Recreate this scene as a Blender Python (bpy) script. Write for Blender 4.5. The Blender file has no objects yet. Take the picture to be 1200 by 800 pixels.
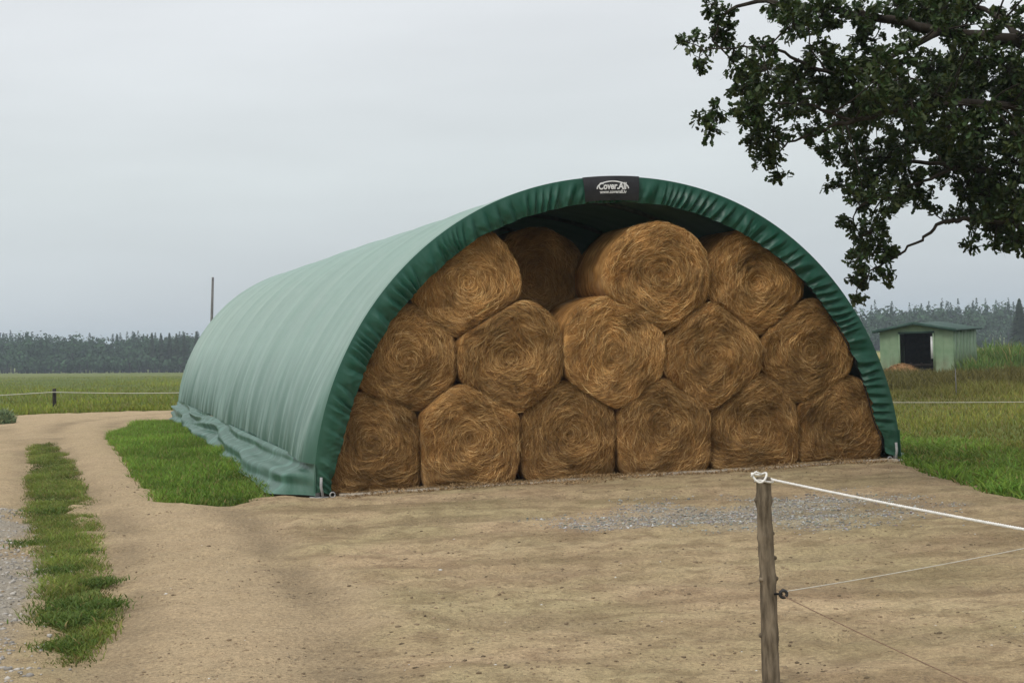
import bpy, bmesh, math, random
import numpy as np
from mathutils import Matrix, Vector

rng = np.random.default_rng(7)
random.seed(7)
S = bpy.context.scene
COL = S.collection
R = math.radians

# ------------------------------------------------------------------ camera, sky, sun, exposure
CAM_H, F_PX = 1.8475, 1802.0
PITCH, ROLL = math.atan(-11.46 / F_PX), 0.03548
cam = bpy.data.cameras.new('camera')
cam.sensor_width = 36.0
cam.lens = F_PX / 1200 * 36
cam.clip_start, cam.clip_end = 0.1, 12000
co = bpy.data.objects.new('camera', cam); COL.objects.link(co)
fw = Vector((0, math.cos(PITCH), math.sin(PITCH)))
r0 = Vector((1, 0, 0)); u0 = r0.cross(fw)
cr = r0 * math.cos(ROLL) - u0 * math.sin(ROLL)
cu = u0 * math.cos(ROLL) + r0 * math.sin(ROLL)
m = Matrix.Identity(4)
for i in range(3):
    m[i][0], m[i][1], m[i][2] = cr[i], cu[i], -fw[i]
m.translation = (0, 0, CAM_H)
co.matrix_world = m
S.camera = co

SUN_EL, SUN_AZ = R(50), R(215)          # azimuth measured clockwise from +Y
W = bpy.data.worlds.new('World'); S.world = W; W.use_nodes = True
nt = W.node_tree; nt.nodes.clear()
def N(t, kind, **kw):
    n = t.nodes.new(kind)
    for k, v in kw.items():
        if k in n.inputs: n.inputs[k].default_value = v
        else: setattr(n, k, v)
    return n
sky = N(nt, 'ShaderNodeTexSky', sky_type='NISHITA', sun_disc=False, sun_elevation=SUN_EL, sun_rotation=SUN_AZ,
        air_density=1.0, dust_density=4.0, ozone_density=1.0)
tc = N(nt, 'ShaderNodeTexCoord')
sep = N(nt, 'ShaderNodeSeparateXYZ'); nt.links.new(tc.outputs['Generated'], sep.inputs[0])
ramp = N(nt, 'ShaderNodeValToRGB')      # the overcast deck: a little brighter towards the zenith
e = ramp.color_ramp.elements
e[0].position = 0.0; e[0].color = (0.575, 0.628, 0.665, 1)
e[1].position = 1.0; e[1].color = (1.20, 1.22, 1.25, 1)
k = e.new(0.10); k.color = (0.715, 0.770, 0.785, 1)
k = e.new(0.20); k.color = (0.825, 0.860, 0.885, 1)
nt.links.new(sep.outputs['Z'], ramp.inputs[0])
mp = N(nt, 'ShaderNodeMapping'); mp.inputs['Scale'].default_value = (1.6, 1.6, 9)
nt.links.new(tc.outputs['Generated'], mp.inputs[0])
cn = N(nt, 'ShaderNodeTexNoise', Scale=1.7, Detail=4.0, Roughness=0.5)
nt.links.new(mp.outputs[0], cn.inputs['Vector'])
mr = N(nt, 'ShaderNodeMapRange'); mr.inputs[1].default_value = 0.3; mr.inputs[2].default_value = 0.7
mr.inputs[3].default_value = 9.4; mr.inputs[4].default_value = 10.7
nt.links.new(cn.outputs[0], mr.inputs[0])
sc_ = N(nt, 'ShaderNodeVectorMath', operation='SCALE')
nt.links.new(ramp.outputs[0], sc_.inputs[0]); nt.links.new(mr.outputs[0], sc_.inputs['Scale'])
mx = N(nt, 'ShaderNodeMix', data_type='RGBA'); mx.inputs[0].default_value = 0.93
nt.links.new(sky.outputs[0], mx.inputs[6]); nt.links.new(sc_.outputs[0], mx.inputs[7])
bg = N(nt, 'ShaderNodeBackground', Strength=0.1)
nt.links.new(mx.outputs[2], bg.inputs[0])
wo = N(nt, 'ShaderNodeOutputWorld'); nt.links.new(bg.outputs[0], wo.inputs[0])

sl = bpy.data.lights.new('sun', 'SUN'); sl.energy = 1.5; sl.angle = R(22); sl.color = (1.0, 0.96, 0.9)
so = bpy.data.objects.new('sun', sl); COL.objects.link(so)
sd_ = Vector((math.sin(SUN_AZ) * math.cos(SUN_EL), math.cos(SUN_AZ) * math.cos(SUN_EL), math.sin(SUN_EL)))
so.rotation_euler = (-sd_).to_track_quat('-Z', 'Y').to_euler()
S.view_settings.view_transform = 'Standard'; S.view_settings.look = 'None'
S.view_settings.exposure = 0.0; S.view_settings.gamma = 1.0
S.view_settings.use_curve_mapping = False
S.render.engine = 'CYCLES'
S.cycles.max_bounces = 8; S.cycles.volume_bounces = 0; S.cycles.transparent_max_bounces = 8

# ------------------------------------------------------------------ numpy helpers
def hsh(ix, iy, iz, seed):
    n = (ix.astype(np.int64) * 374761393 + iy.astype(np.int64) * 668265263 + iz.astype(np.int64) * 2147483647 + seed * 1274126177) & 0xffffffff
    n = ((n ^ (n >> 13)) * 1274126177) & 0xffffffff
    n = n ^ (n >> 16)
    return (n & 0xffffff) / float(0xffffff)
def vnoise(x, y, z=None, seed=0):
    x = np.asarray(x, float); y = np.asarray(y, float) + 0 * x
    z = np.zeros_like(x) if z is None else np.asarray(z, float) + 0 * x
    xi, yi, zi = np.floor(x), np.floor(y), np.floor(z)
    fx, fy, fz = x - xi, y - yi, z - zi
    fx, fy, fz = [t * t * (3 - 2 * t) for t in (fx, fy, fz)]
    o = 0
    for a in (0, 1):
        for b in (0, 1):
            for c in (0, 1):
                o = o + hsh(xi + a, yi + b, zi + c, seed) * (fx if a else 1 - fx) * (fy if b else 1 - fy) * (fz if c else 1 - fz)
    return o * 2 - 1
def fbm(x, y, z=None, o=4, seed=0):
    s, a, f = 0, 1.0, 1.0
    x = np.asarray(x, float); y = np.asarray(y, float)
    for i in range(o):
        s = s + a * vnoise(x * f, y * f, None if z is None else np.asarray(z) * f, seed + i); a *= .5; f *= 2.03
    return s
def sstep(a, b, x):
    t = np.clip((x - a) / (b - a), 0, 1); return t * t * (3 - 2 * t)
def terrain(x, y):
    x = np.asarray(x, float); y = np.asarray(y, float)
    k = np.interp(x / np.maximum(y, 1), [-.36, -.2, .3], [.0113, .0166, .0186])
    s = np.maximum(0, y - 28); s = s * s / (s + 12)
    s = np.where(s > 420, 420 + 60 * np.tanh((s - 420) / 60), s)
    return -k * s
def sdpoly(x, y, poly):
    """signed distance, positive inside"""
    P = np.asarray(poly, float); d = np.full(x.shape, 1e9); ins = np.zeros(x.shape, bool)
    for i in range(len(P)):
        a, b = P[i], P[(i + 1) % len(P)]
        ab = b - a
        t = np.clip(((x - a[0]) * ab[0] + (y - a[1]) * ab[1]) / (ab @ ab), 0, 1)
        d = np.minimum(d, np.hypot(x - a[0] - t * ab[0], y - a[1] - t * ab[1]))
        c = (a[1] > y) != (b[1] > y)
        with np.errstate(divide='ignore', invalid='ignore'):
            xx = a[0] + (y - a[1]) / (b[1] - a[1] + 1e-12) * ab[0]
        ins ^= c & (x < xx)
    return np.where(ins, d, -d)

def mesh(name, V, F, mat=None, parent=None, smooth=False, cols=None, attrs=None):
    """one mesh object from arrays; F is an (n,k) array or a list of such arrays; mat may be a list of (mat, per-face index)"""
    V = np.asarray(V, np.float32).reshape(-1, 3)
    Fs = F if isinstance(F, list) else [F]
    Fs = [np.asarray(f, np.int32) for f in Fs if len(f)]
    me = bpy.data.meshes.new(name)
    me.vertices.add(len(V)); me.vertices.foreach_set('co', V.ravel())
    loops = np.concatenate([f.ravel() for f in Fs])
    tot = np.concatenate([np.full(len(f), f.shape[1], np.int32) for f in Fs])
    st = np.concatenate([[0], np.cumsum(tot)[:-1]]).astype(np.int32)
    me.loops.add(len(loops)); me.loops.foreach_set('vertex_index', loops)
    me.polygons.add(len(tot)); me.polygons.foreach_set('loop_start', st)
    me.update(calc_edges=True)
    if smooth: me.polygons.foreach_set('use_smooth', np.ones(len(tot), bool))
    if cols is not None:
        c = np.ones((len(V), 4), np.float32); c[:, :3] = cols
        a = me.attributes.new('col', 'FLOAT_COLOR', 'POINT'); a.data.foreach_set('color', c.ravel())
    for k_, v_ in (attrs or {}).items():
        v_ = np.asarray(v_, np.float32)
        if v_.ndim == 2:
            a = me.attributes.new(k_, 'FLOAT_VECTOR', 'POINT'); a.data.foreach_set('vector', v_.ravel())
        else:
            a = me.attributes.new(k_, 'FLOAT', 'POINT'); a.data.foreach_set('value', v_.ravel())
    me.validate()
    if mat is not None: me.materials.append(mat)
    o = bpy.data.objects.new(name, me); COL.objects.link(o)
    if parent is not None: o.parent = parent
    return o
def tag(o, label=None, cat=None, group=None, kind=None):
    for k_, v_ in (('label', label), ('category', cat), ('group', group), ('kind', kind)):
        if v_: o[k_] = v_
    return o
def empty(name, loc, rz=0, label=None, cat=None, group=None):
    o = bpy.data.objects.new(name, None); COL.objects.link(o)
    o.location = loc; o.rotation_euler = (0, 0, rz); o.empty_display_size = .2
    return tag(o, label, cat, group)
def gridfaces(nu, nv, wrap=False):
    i, j = np.meshgrid(np.arange(nu - 1), np.arange(nv if wrap else nv - 1), indexing='ij')
    a = i * nv + j; b = i * nv + (j + 1) % nv; c = (i + 1) * nv + (j + 1) % nv; d = (i + 1) * nv + j
    return np.stack([a, b, c, d], -1).reshape(-1, 4)
class MB:
    """collects simple shapes into one mesh"""
    def __init__(s): s.V = []; s.F3 = []; s.F4 = []; s.n = 0
    def add(s, V, F):
        V = np.asarray(V, float).reshape(-1, 3); F = np.asarray(F, int)
        (s.F3 if F.shape[1] == 3 else s.F4).append(F + s.n); s.V.append(V); s.n += len(V)
    def box(s, c, d, rot=None):
        v = np.array([[x, y, z] for x in (-.5, .5) for y in (-.5, .5) for z in (-.5, .5)]) * d
        if rot is not None: v = v @ np.array(rot.to_3x3()).T
        s.add(v + np.asarray(c), [[0, 1, 3, 2], [4, 6, 7, 5], [0, 4, 5, 1], [2, 3, 7, 6], [0, 2, 6, 4], [1, 5, 7, 3]])
    def tube(s, pts, r, n=8, cap=True, jit=0.0):
        P = np.asarray(pts, float); m_ = len(P); r = np.broadcast_to(np.asarray(r, float), (m_,))
        T = np.gradient(P, axis=0); T /= np.linalg.norm(T, axis=1)[:, None] + 1e-12
        up = np.array([0, 0, 1.]) if abs(T[0][2]) < .9 else np.array([1., 0, 0])
        A = np.cross(T[0], up); A /= np.linalg.norm(A); V = []
        th = np.arange(n) * 2 * np.pi / n
        for i in range(m_):
            A = A - T[i] * (A @ T[i]); A /= np.linalg.norm(A) + 1e-12; B = np.cross(T[i], A)
            rr = r[i] * (1 + (rng.random(n) - .5) * jit)
            V.append(P[i] + (np.cos(th) * rr)[:, None] * A + (np.sin(th) * rr)[:, None] * B)
        b = s.n
        s.add(np.concatenate(V), gridfaces(m_, n, True))
        if cap:
            for e_, q in ((0, P[0]), (m_ - 1, P[-1])):
                c = s.n; s.V.append(q[None]); s.n += 1
                i = np.arange(n); f = np.stack([b + e_ * n + i, b + e_ * n + (i + 1) % n, np.full(n, c)], 1)
                s.F3.append(f if e_ else f[:, ::-1])
    def build(s, name, mat, parent=None, smooth=False, **kw):
        F = []
        if s.F4: F.append(np.concatenate(s.F4))
        if s.F3: F.append(np.concatenate(s.F3))
        return mesh(name, np.concatenate(s.V), F, mat, parent, smooth, **kw)

# ------------------------------------------------------------------ materials
def material(name, rough=.8, spec=.3):
    M_ = bpy.data.materials.new(name); M_.use_nodes = True
    t = M_.node_tree; b = t.nodes['Principled BSDF']
    b.inputs['Roughness'].default_value = rough; b.inputs['Specular IOR Level'].default_value = spec
    return M_, t, b
def noise(t, vec, scale, detail=4, rough=.55, dist=0.0):
    n = N(t, 'ShaderNodeTexNoise', Scale=scale, Detail=detail, Roughness=rough, Distortion=dist)
    if vec is not None: t.links.new(vec, n.inputs['Vector'])
    return n.outputs[0]
def cramp(t, fac, stops):
    r = N(t, 'ShaderNodeValToRGB'); el = r.color_ramp.elements
    el[0].position, el[0].color = stops[0][0], (*stops[0][1], 1)
    el[1].position, el[1].color = stops[-1][0], (*stops[-1][1], 1)
    for p, c in stops[1:-1]:
        q = el.new(p); q.color = (*c, 1)
    t.links.new(fac, r.inputs[0]); return r.outputs[0]
def mixc(t, fac, a, b, mode='MIX'):
    n = N(t, 'ShaderNodeMix', data_type='RGBA', blend_type=mode)
    for i, v in ((0, fac), (6, a), (7, b)):
        if isinstance(v, bpy.types.NodeSocket): t.links.new(v, n.inputs[i])
        else: n.inputs[i].default_value = (*v, 1) if isinstance(v, tuple) else v
    return n.outputs[2]
def bump(t, b, h, strength=.5, dist=.02):
    n = N(t, 'ShaderNodeBump', Strength=strength, Distance=dist)
    t.links.new(h, n.inputs['Height']); t.links.new(n.outputs[0], b.inputs['Normal'])
def objco(t, scale=None):
    c = N(t, 'ShaderNodeTexCoord').outputs['Object']
    if scale:
        mp_ = N(t, 'ShaderNodeMapping'); mp_.inputs['Scale'].default_value = scale
        t.links.new(c, mp_.inputs[0]); c = mp_.outputs[0]
    return c
def attr(t, name, out='Color'):
    return N(t, 'ShaderNodeAttribute', attribute_name=name).outputs[out]

def mat_simple(name, c1, c2, scale=6, rough=.8, spec=.3, bmp=.3, dist=.01, stretch=None):
    M_, t, b = material(name, rough, spec)
    f = noise(t, objco(t, stretch), scale, 5, .6)
    t.links.new(cramp(t, f, [(.3, c1), (.7, c2)]), b.inputs['Base Color'])
    if bmp: bump(t, b, f, bmp, dist)
    return M_
def mat_col(name, rough=.7, spec=.25, trans=0.0, var=0.0):
    """colour comes from the mesh's own 'col' attribute (per blade, leaf, straw or stone)"""
    M_, t, b = material(name, rough, spec)
    c = attr(t, 'col')
    t.links.new(c, b.inputs['Base Color'])
    if trans:
        tr = N(t, 'ShaderNodeBsdfTranslucent'); t.links.new(c, tr.inputs[0])
        ms = N(t, 'ShaderNodeMixShader', Fac=trans)
        t.links.new(b.outputs[0], ms.inputs[1]); t.links.new(tr.outputs[0], ms.inputs[2])
        t.links.new(ms.outputs[0], t.nodes['Material Output'].inputs[0])
    return M_

def make_dirt():
    M_, t, b = material('packed sandy dirt', .95, .12)
    c = objco(t)
    st = objco(t, (.45, 1.5, 1))
    big = noise(t, st, .8, 5, .6, .6)
    mid = noise(t, c, 3.2, 5, .65)
    fine = noise(t, c, 34, 4, .7)
    col = cramp(t, big, [(.30, (.255, .195, .115)), (.47, (.435, .345, .212)), (.60, (.49, .392, .245)), (.75, (.55, .445, .285))])
    col = mixc(t, cramp(t, mid, [(.38, (.75, .75, .75)), (.54, (0, 0, 0))]), col, (.275, .208, .125))
    sp = noise(t, objco(t, (1, 2.0, 1)), 8.5, 4, .75)
    col = mixc(t, cramp(t, sp, [(.60, (0, 0, 0)), (.70, (.8, .8, .8))]), col, (.17, .125, .075))
    hue = noise(t, c, .55, 4, .6)
    col = mixc(t, 1.0, col, cramp(t, hue, [(.38, (1.02, 1.03, .97)), (.62, (1.14, 1.06, 1.08))]), 'MULTIPLY')
    road = attr(t, 'road', 'Fac')
    col = mixc(t, road, col, mixc(t, mid, (.475, .355, .225), (.565, .435, .285)))
    col = mixc(t, attr(t, 'rut', 'Fac'), col, mixc(t, fine, (.27, .20, .125), (.40, .31, .20)))
    grav = attr(t, 'gravel', 'Fac')
    col = mixc(t, grav, col, mixc(t, fine, (.28, .26, .23), (.46, .44, .405)))
    vo = N(t, 'ShaderNodeTexVoronoi', Scale=46.0); t.links.new(c, vo.inputs['Vector'])
    peb = cramp(t, vo.outputs['Distance'], [(.10, (1, 1, 1)), (.42, (0, 0, 0))])
    pm = N(t, 'ShaderNodeMath', operation='MULTIPLY'); t.links.new(peb, pm.inputs[0])
    t.links.new(cramp(t, noise(t, c, 5.0, 4, .7), [(.50, (0, 0, 0)), (.66, (.55, .55, .55))]), pm.inputs[1])
    hv = N(t, 'ShaderNodeSeparateXYZ'); t.links.new(vo.outputs['Color'], hv.inputs[0])
    col = mixc(t, pm.outputs[0], col, cramp(t, hv.outputs[0], [(0, (.13, .105, .075)), (.6, (.36, .30, .22)), (1, (.58, .53, .45))]))
    grain = noise(t, c, 130, 3, .7)
    col = mixc(t, 1.0, col, cramp(t, grain, [(.3, (.72, .72, .72)), (.7, (1.22, 1.21, 1.19))]), 'MULTIPLY')
    g = cramp(t, fine, [(.25, (.62, .62, .61)), (.7, (1.22, 1.21, 1.16))])
    col = mixc(t, 1.0, col, g, 'MULTIPLY')
    t.links.new(col, b.inputs['Base Color'])
    h = N(t, 'ShaderNodeMath', operation='ADD'); t.links.new(fine, h.inputs[0]); t.links.new(sp, h.inputs[1])
    h2 = N(t, 'ShaderNodeMath', operation='ADD'); t.links.new(h.outputs[0], h2.inputs[0]); t.links.new(pm.outputs[0], h2.inputs[1])
    bump(t, b, h2.outputs[0], 1.0, .035)
    return M_
def make_field():
    M_, t, b = material('field grass', .95, .1)
    c = objco(t, (1, .35, 1))
    big = noise(t, c, .07, 4, .6); mid = noise(t, c, .8, 5, .65); fine = noise(t, objco(t), 26, 6, .75)
    col = cramp(t, big, [(.35, (.105, .140, .034)), (.5, (.145, .170, .044)), (.65, (.195, .195, .060))])
    col = mixc(t, cramp(t, mid, [(.4, (0, 0, 0)), (.65, (.8, .8, .8))]), col, (.085, .135, .03))
    col = mixc(t, 1.0, col, cramp(t, fine, [(.3, (.5, .5, .5)), (.7, (1.3, 1.3, 1.2))]), 'MULTIPLY')
    dry = attr(t, 'dry', 'Fac'); crop = attr(t, 'crop', 'Fac')
    col = mixc(t, dry, col, mixc(t, mid, (.085, .072, .02), (.14, .11, .036)))
    col = mixc(t, crop, col, mixc(t, mid, (.36, .29, .11), (.30, .26, .10)))
    t.links.new(col, b.inputs['Base Color'])
    bump(t, b, mid, .8, .15)
    return M_
def make_tarp(name, sheen=.74, c1=(.010, .098, .058), c2=(.016, .125, .076), dusty=.16, spec=.75):
    M_, t, b = material(name, .42, spec)
    b.inputs['Sheen Weight'].default_value = sheen; b.inputs['Sheen Roughness'].default_value = .45; b.inputs['Sheen Tint'].default_value = (.84, 1.0, .93, 1)
    c = objco(t)
    n1 = noise(t, c, .9, 5, .6); n2 = noise(t, objco(t, (3, .8, .6)), 2.4, 5, .65)
    col = cramp(t, n1, [(.35, c1), (.65, c2)])
    sepz = N(t, 'ShaderNodeSeparateXYZ'); t.links.new(c, sepz.inputs[0])
    # splashed dirt plus painted shade near the bottom edge, dust film over the rest
    a = N(t, 'ShaderNodeMapRange'); a.inputs[1].default_value = 1.75; a.inputs[2].default_value = .45
    t.links.new(sepz.outputs[2], a.inputs[0])
    st_ = noise(t, objco(t, (1, 2.2, .35)), 1.6, 5, .65)
    mm = N(t, 'ShaderNodeMath', operation='MULTIPLY'); t.links.new(a.outputs[0], mm.inputs[0])
    t.links.new(cramp(t, st_, [(.26, (.15, .15, .15)), (.52, (1, 1, 1))]), mm.inputs[1])
    col = mixc(t, mm.outputs[0], col, (.024, .085, .052))
    sw = N(t, 'ShaderNodeMapRange'); sw.inputs[3].default_value = sheen; sw.inputs[4].default_value = 0.0
    t.links.new(mm.outputs[0], sw.inputs[0]); t.links.new(sw.outputs[0], b.inputs['Sheen Weight'])
    sp_ = N(t, 'ShaderNodeMapRange'); sp_.inputs[3].default_value = spec; sp_.inputs[4].default_value = .2
    t.links.new(mm.outputs[0], sp_.inputs[0]); t.links.new(sp_.outputs[0], b.inputs['Specular IOR Level'])
    dust = cramp(t, n2, [(.35, (.0, .0, .0)), (.75, (dusty, dusty, dusty))])
    col = mixc(t, dust, col, (.20, .29, .25))
    t.links.new(col, b.inputs['Base Color'])
    t.links.new(cramp(t, n2, [(.3, (.36, .36, .36)), (.7, (.52, .52, .52))]), b.inputs['Roughness'])
    bump(t, b, n2, .12, .02)
    tr = N(t, 'ShaderNodeBsdfTranslucent'); t.links.new(col, tr.inputs[0])
    ms = N(t, 'ShaderNodeMixShader', Fac=.006)
    t.links.new(b.outputs[0], ms.inputs[1]); t.links.new(tr.outputs[0], ms.inputs[2])
    t.links.new(ms.outputs[0], t.nodes['Material Output'].inputs[0])
    return M_
def make_hay():
    M_, t, b = material('rolled hay', .95, .08)
    f = attr(t, 'fiber', 'Vector')
    n1 = noise(t, f, 1.0, 6, .65, .4)
    n2 = noise(t, f, 2.7, 4, .7)
    cl = noise(t, objco(t), 3.0, 4, .6)
    oi = N(t, 'ShaderNodeObjectInfo').outputs['Random']
    col = cramp(t, n1, [(.30, (.12, .062, .022)), (.45, (.25, .148, .062)), (.57, (.36, .225, .098)), (.74, (.50, .34, .165))])
    col = mixc(t, cramp(t, cl, [(.40, (.7, .7, .7)), (.58, (0, 0, 0))]), col, (.155, .085, .034))  # dark blotches painted in as shaded cavities in the hay
    col = mixc(t, cramp(t, n2, [(.58, (0, 0, 0)), (.72, (.55, .55, .55))]), col, (.46, .32, .16))
    gw = noise(t, objco(t), 1.7, 4, .6)
    col = mixc(t, cramp(t, gw, [(.52, (0, 0, 0)), (.68, (.6, .6, .6))]), col, (.27, .215, .15))
    tone = cramp(t, oi, [(0, (.90, .76, .60)), (1, (1.70, 1.47, 1.16))])
    col = mixc(t, 1.0, col, tone, 'MULTIPLY')
    t.links.new(col, b.inputs['Base Color'])
    bump(t, b, n1, 1.0, .04)
    return M_

M = {}
M['dirt'] = make_dirt(); M['field'] = make_field(); M['tarp'] = make_tarp('green pvc tarpaulin'); M['flap'] = make_tarp('folded green pvc', .08, (.005, .066, .040), (.008, .084, .052), .08, .40); M['skirt'] = make_tarp('slack green pvc', .16, (.020, .150, .095), (.035, .190, .125), .45); M['hay'] = make_hay()
M['straw'] = mat_col('loose straw', .85, .12)
M['blade'] = mat_col('grass blades', .6, .2, .3)
M['leaf'] = mat_col('oak leaves', .55, .25, .22)
M['needle'] = mat_col('distant foliage', .9, .08)
M['stone'] = mat_col('stones', .9, .2)
M['bark'] = mat_simple('oak bark', (.022, .018, .014), (.06, .05, .04), 9, .95, .1, .9, .03, (1, 1, .3))
M['post'] = mat_simple('weathered post wood', (.045, .034, .022), (.25, .20, .14), 15, .9, .15, .8, .012, (2.2, 2.2, .35))
M['galv'] = mat_simple('galvanised steel', (.24, .24, .24), (.40, .40, .39), 14, .45, .5, .1)
M['sill'] = mat_simple('pale weathered timber', (.30, .25, .19), (.52, .46, .37), 5, .9, .15, .4, .01, (.4, 4, 4))
M['rope'] = mat_simple('white electric rope', (.62, .60, .55), (.82, .80, .76), 60, .7, .2, .3, .003)
M['wire'] = mat_simple('thin brown polywire', (.16, .10, .06), (.30, .20, .13), 40, .7, .2, 0)
M['palewire'] = mat_simple('thin pale polywire', (.48, .44, .36), (.62, .58, .50), 40, .7, .2, 0)
M['black'] = mat_simple('black plastic', (.012, .012, .013), (.03, .03, .03), 20, .5, .4, .1)
M['sign'] = mat_simple('black sign vinyl', (.016, .016, .019), (.030, .030, .034), 5, .45, .4, .1)
M['white'] = mat_simple('white print', (.70, .70, .70), (.82, .82, .82), 8, .6, .3, 0)
M['shedwall'] = mat_simple('pale green painted sheet', (.15, .24, .135), (.25, .33, .215), 1.6, .6, .3, .05, .01, (1, 1, .5))
def make_shed():
    M_, t, b = material('pale green painted sheet', .6, .3)
    c = objco(t); n1 = noise(t, objco(t, (1, 1, .35)), 2.6, 5, .65)
    col = cramp(t, noise(t, c, 1.6, 5, .6), [(.3, (.15, .24, .135)), (.7, (.25, .33, .215))])
    sz = N(t, 'ShaderNodeSeparateXYZ'); t.links.new(c, sz.inputs[0])
    mz = N(t, 'ShaderNodeMapRange'); mz.inputs[1].default_value = .8; mz.inputs[2].default_value = .0; t.links.new(sz.outputs[2], mz.inputs[0])
    q = N(t, 'ShaderNodeMath', operation='MULTIPLY'); t.links.new(mz.outputs[0], q.inputs[0]); t.links.new(cramp(t, n1, [(.4, (0, 0, 0)), (.65, (1, 1, 1))]), q.inputs[1])
    col = mixc(t, q.outputs[0], col, (.13, .085, .045))
    col = mixc(t, cramp(t, n1, [(.6, (0, 0, 0)), (.75, (.5, .5, .5))]), col, (.12, .17, .11))
    t.links.new(col, b.inputs['Base Color']); return M_
M['shedwall'] = make_shed()
M['shedroof'] = mat_simple('dark green roofing sheet', (.02, .05, .04), (.04, .085, .065), 3, .6, .3, .1)
M['darkwood'] = mat_simple('shade-darkened boards', (.010, .008, .007), (.028, .020, .016), 7, .9, .1, .4)  # near-black colour carries the shade inside the shed doorway
M['grey'] = mat_simple('grey wood pole', (.10, .095, .09), (.2, .19, .18), 4, .9, .1, .2)

# ------------------------------------------------------------------ ground
STRIP = [(-9.11, 30.0), (-7.74, 26.09), (-6.04, 21.03), (-4.72, 16.75), (-3.78, 13.64), (-3.11, 11.31), (-2.69, 9.67), (-2.6, 9.0), (-2.68, 8.97), (-2.84, 9.31), (-3.39, 11.01), (-4.28, 13.76), (-5.46, 17.37), (-6.91, 21.97), (-9.11, 29.3)]
PATCH = [(-8.24, 31.33), (-8.95, 36.7), (-8.4, 38.0), (-7.6, 36.5), (-4.5, 25.0), (-3.1, 19.2), (-3.0, 18.1), (-3.25, 17.45), (-4.07, 17.75), (-5.0, 20.65)]
DIRT = [(-3.2, 3), (12, 3), (14, 13.0), (7.2, 13.3), (5.5, 14.3), (5.0, 15.6), (4.95, 17.0), (4.95, 18.5), (5.1, 20.4), (2.5, 29), (-1.0, 41.2), (4, 45.5), (-4, 46.6), (-10, 46.4), (-15, 45.6), (-24, 44.6), (-24, 38), (-15, 35.5), (-12.2, 31), (-9.6, 24), (-7.3, 17), (-5.2, 9)]
GRAVEL = [(0.2, 13.9), (0.6, 14.9), (1.5, 15.7), (2.7, 16.2), (3.9, 15.7), (4.0, 14.4), (2.7, 13.5), (1.3, 13.4)]
GRAVEL_L = [(-6.6, 17.6), (-5.6, 17.4), (-4.75, 15.0), (-3.55, 11.5), (-2.9, 9.2), (-2.85, 7.6), (-5.5, 7.6)]
def dirt_sd(x, y):
    d = np.minimum(sdpoly(x, y, DIRT), -np.maximum(sdpoly(x, y, STRIP), sdpoly(x, y, PATCH)))
    return d + (.07 - .02 * sstep(17, 24, y)) * fbm(x * 1.7, y * 1.2, o=4, seed=3)
ROAD = np.array([(-1.3, 6.5), (-1.9, 10), (-3.2, 15), (-4.6, 19), (-6.3, 24), (-8.0, 29), (-9.6, 34), (-10.5, 38), (-10.2, 41.5), (-7.5, 44), (-3, 45.2)])
ROAD2 = np.array([(-3.6, 8), (-4.9, 13), (-6.6, 19), (-8.9, 26), (-11.0, 32), (-13.0, 37), (-16, 40), (-23, 41.5)])
def path_dist(x, y, P):
    d = np.full(x.shape, 1e9)
    for a, b in zip(P[:-1], P[1:]):
        ab = b - a; t = np.clip(((x - a[0]) * ab[0] + (y - a[1]) * ab[1]) / (ab @ ab), 0, 1)
        d = np.minimum(d, np.hypot(x - a[0] - t * ab[0], y - a[1] - t * ab[1]))
    return d
def dirt_z(x, y, sd):
    z = terrain(x, y) + .035 + .020 * fbm(x * .5, y * .5, o=2, seed=11) + .014 * fbm(x * 1.3, y * 2.8, o=4, seed=5)
    z = z + .010 * fbm(x * 6, y * 9, o=3, seed=15)
    d1 = path_dist(x, y, ROAD); d2 = path_dist(x, y, ROAD2)
    z = z - .030 * np.exp(-((d1 - .62) / .26) ** 2) + .010 * np.exp(-(d1 / .28) ** 2) + .012 * np.exp(-((d1 - 1.1) / .2) ** 2)
    z = z - .024 * np.exp(-((d2 - .6) / .25) ** 2) + .01 * np.exp(-((d2 - 1.05) / .2) ** 2)
    # wheel tracks curving across the yard in front of the stack
    for cx, cy, rr_, w_ in ((1.5, 38, 23.2, .22), (1.5, 38, 21.5, .22), (-3, 40, 28.6, .2), (-3, 40, 27.0, .2), (9, 30, 20.6, .2), (9, 30, 22.3, .2)):
        d = np.abs(np.hypot(x - cx, y - cy) - rr_ + .15 * vnoise(x * .4, y * .4, seed=int(rr_)))
        z = z - .026 * np.exp(-(d / w_) ** 2) * (.5 + .35 * np.sin(np.arctan2(y - cy, x - cx) * rr_ * 6.283 / .26) + .4 * vnoise(x * 5, y * 5, seed=9)) + .010 * np.exp(-((d - .3) / .12) ** 2)
    return z + np.clip(sd, -.6, 0) * .35 - .04 * (1 - sstep(0, .35, sd))

# wide ground sheet reaching the horizon
def stretch(n, span):
    u_ = np.linspace(-1, 1, n); return np.sinh(u_ * 6.5) / np.sinh(6.5) * span
gx = stretch(301, 3500)
gy = np.concatenate([np.linspace(-3500, -60, 16), np.linspace(-40, -1, 14), np.linspace(0, 60, 130), np.linspace(62, 120, 40), 120 + (np.sinh(np.linspace(0.02, 1, 90) * 4.5) / np.sinh(4.5)) * 3400])
X, Y = np.meshgrid(gx, gy, indexing='ij')
Z = terrain(X, Y) - .14 * sstep(-.02, .5, dirt_sd(X, Y))
rel = X / np.maximum(Y, 1)
wob = fbm(X * .05, Y * .05, o=3, seed=2)
dry = sstep(30, 40, Y + 5 * wob) * (1 - sstep(60, 68, Y + 5 * wob)) * sstep(.10, .16, rel)
dry = np.maximum(dry * .85, .45 * sstep(20, 34, Y) * (1 - sstep(40, 60, Y)) * sstep(.1, .16, rel))
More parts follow.
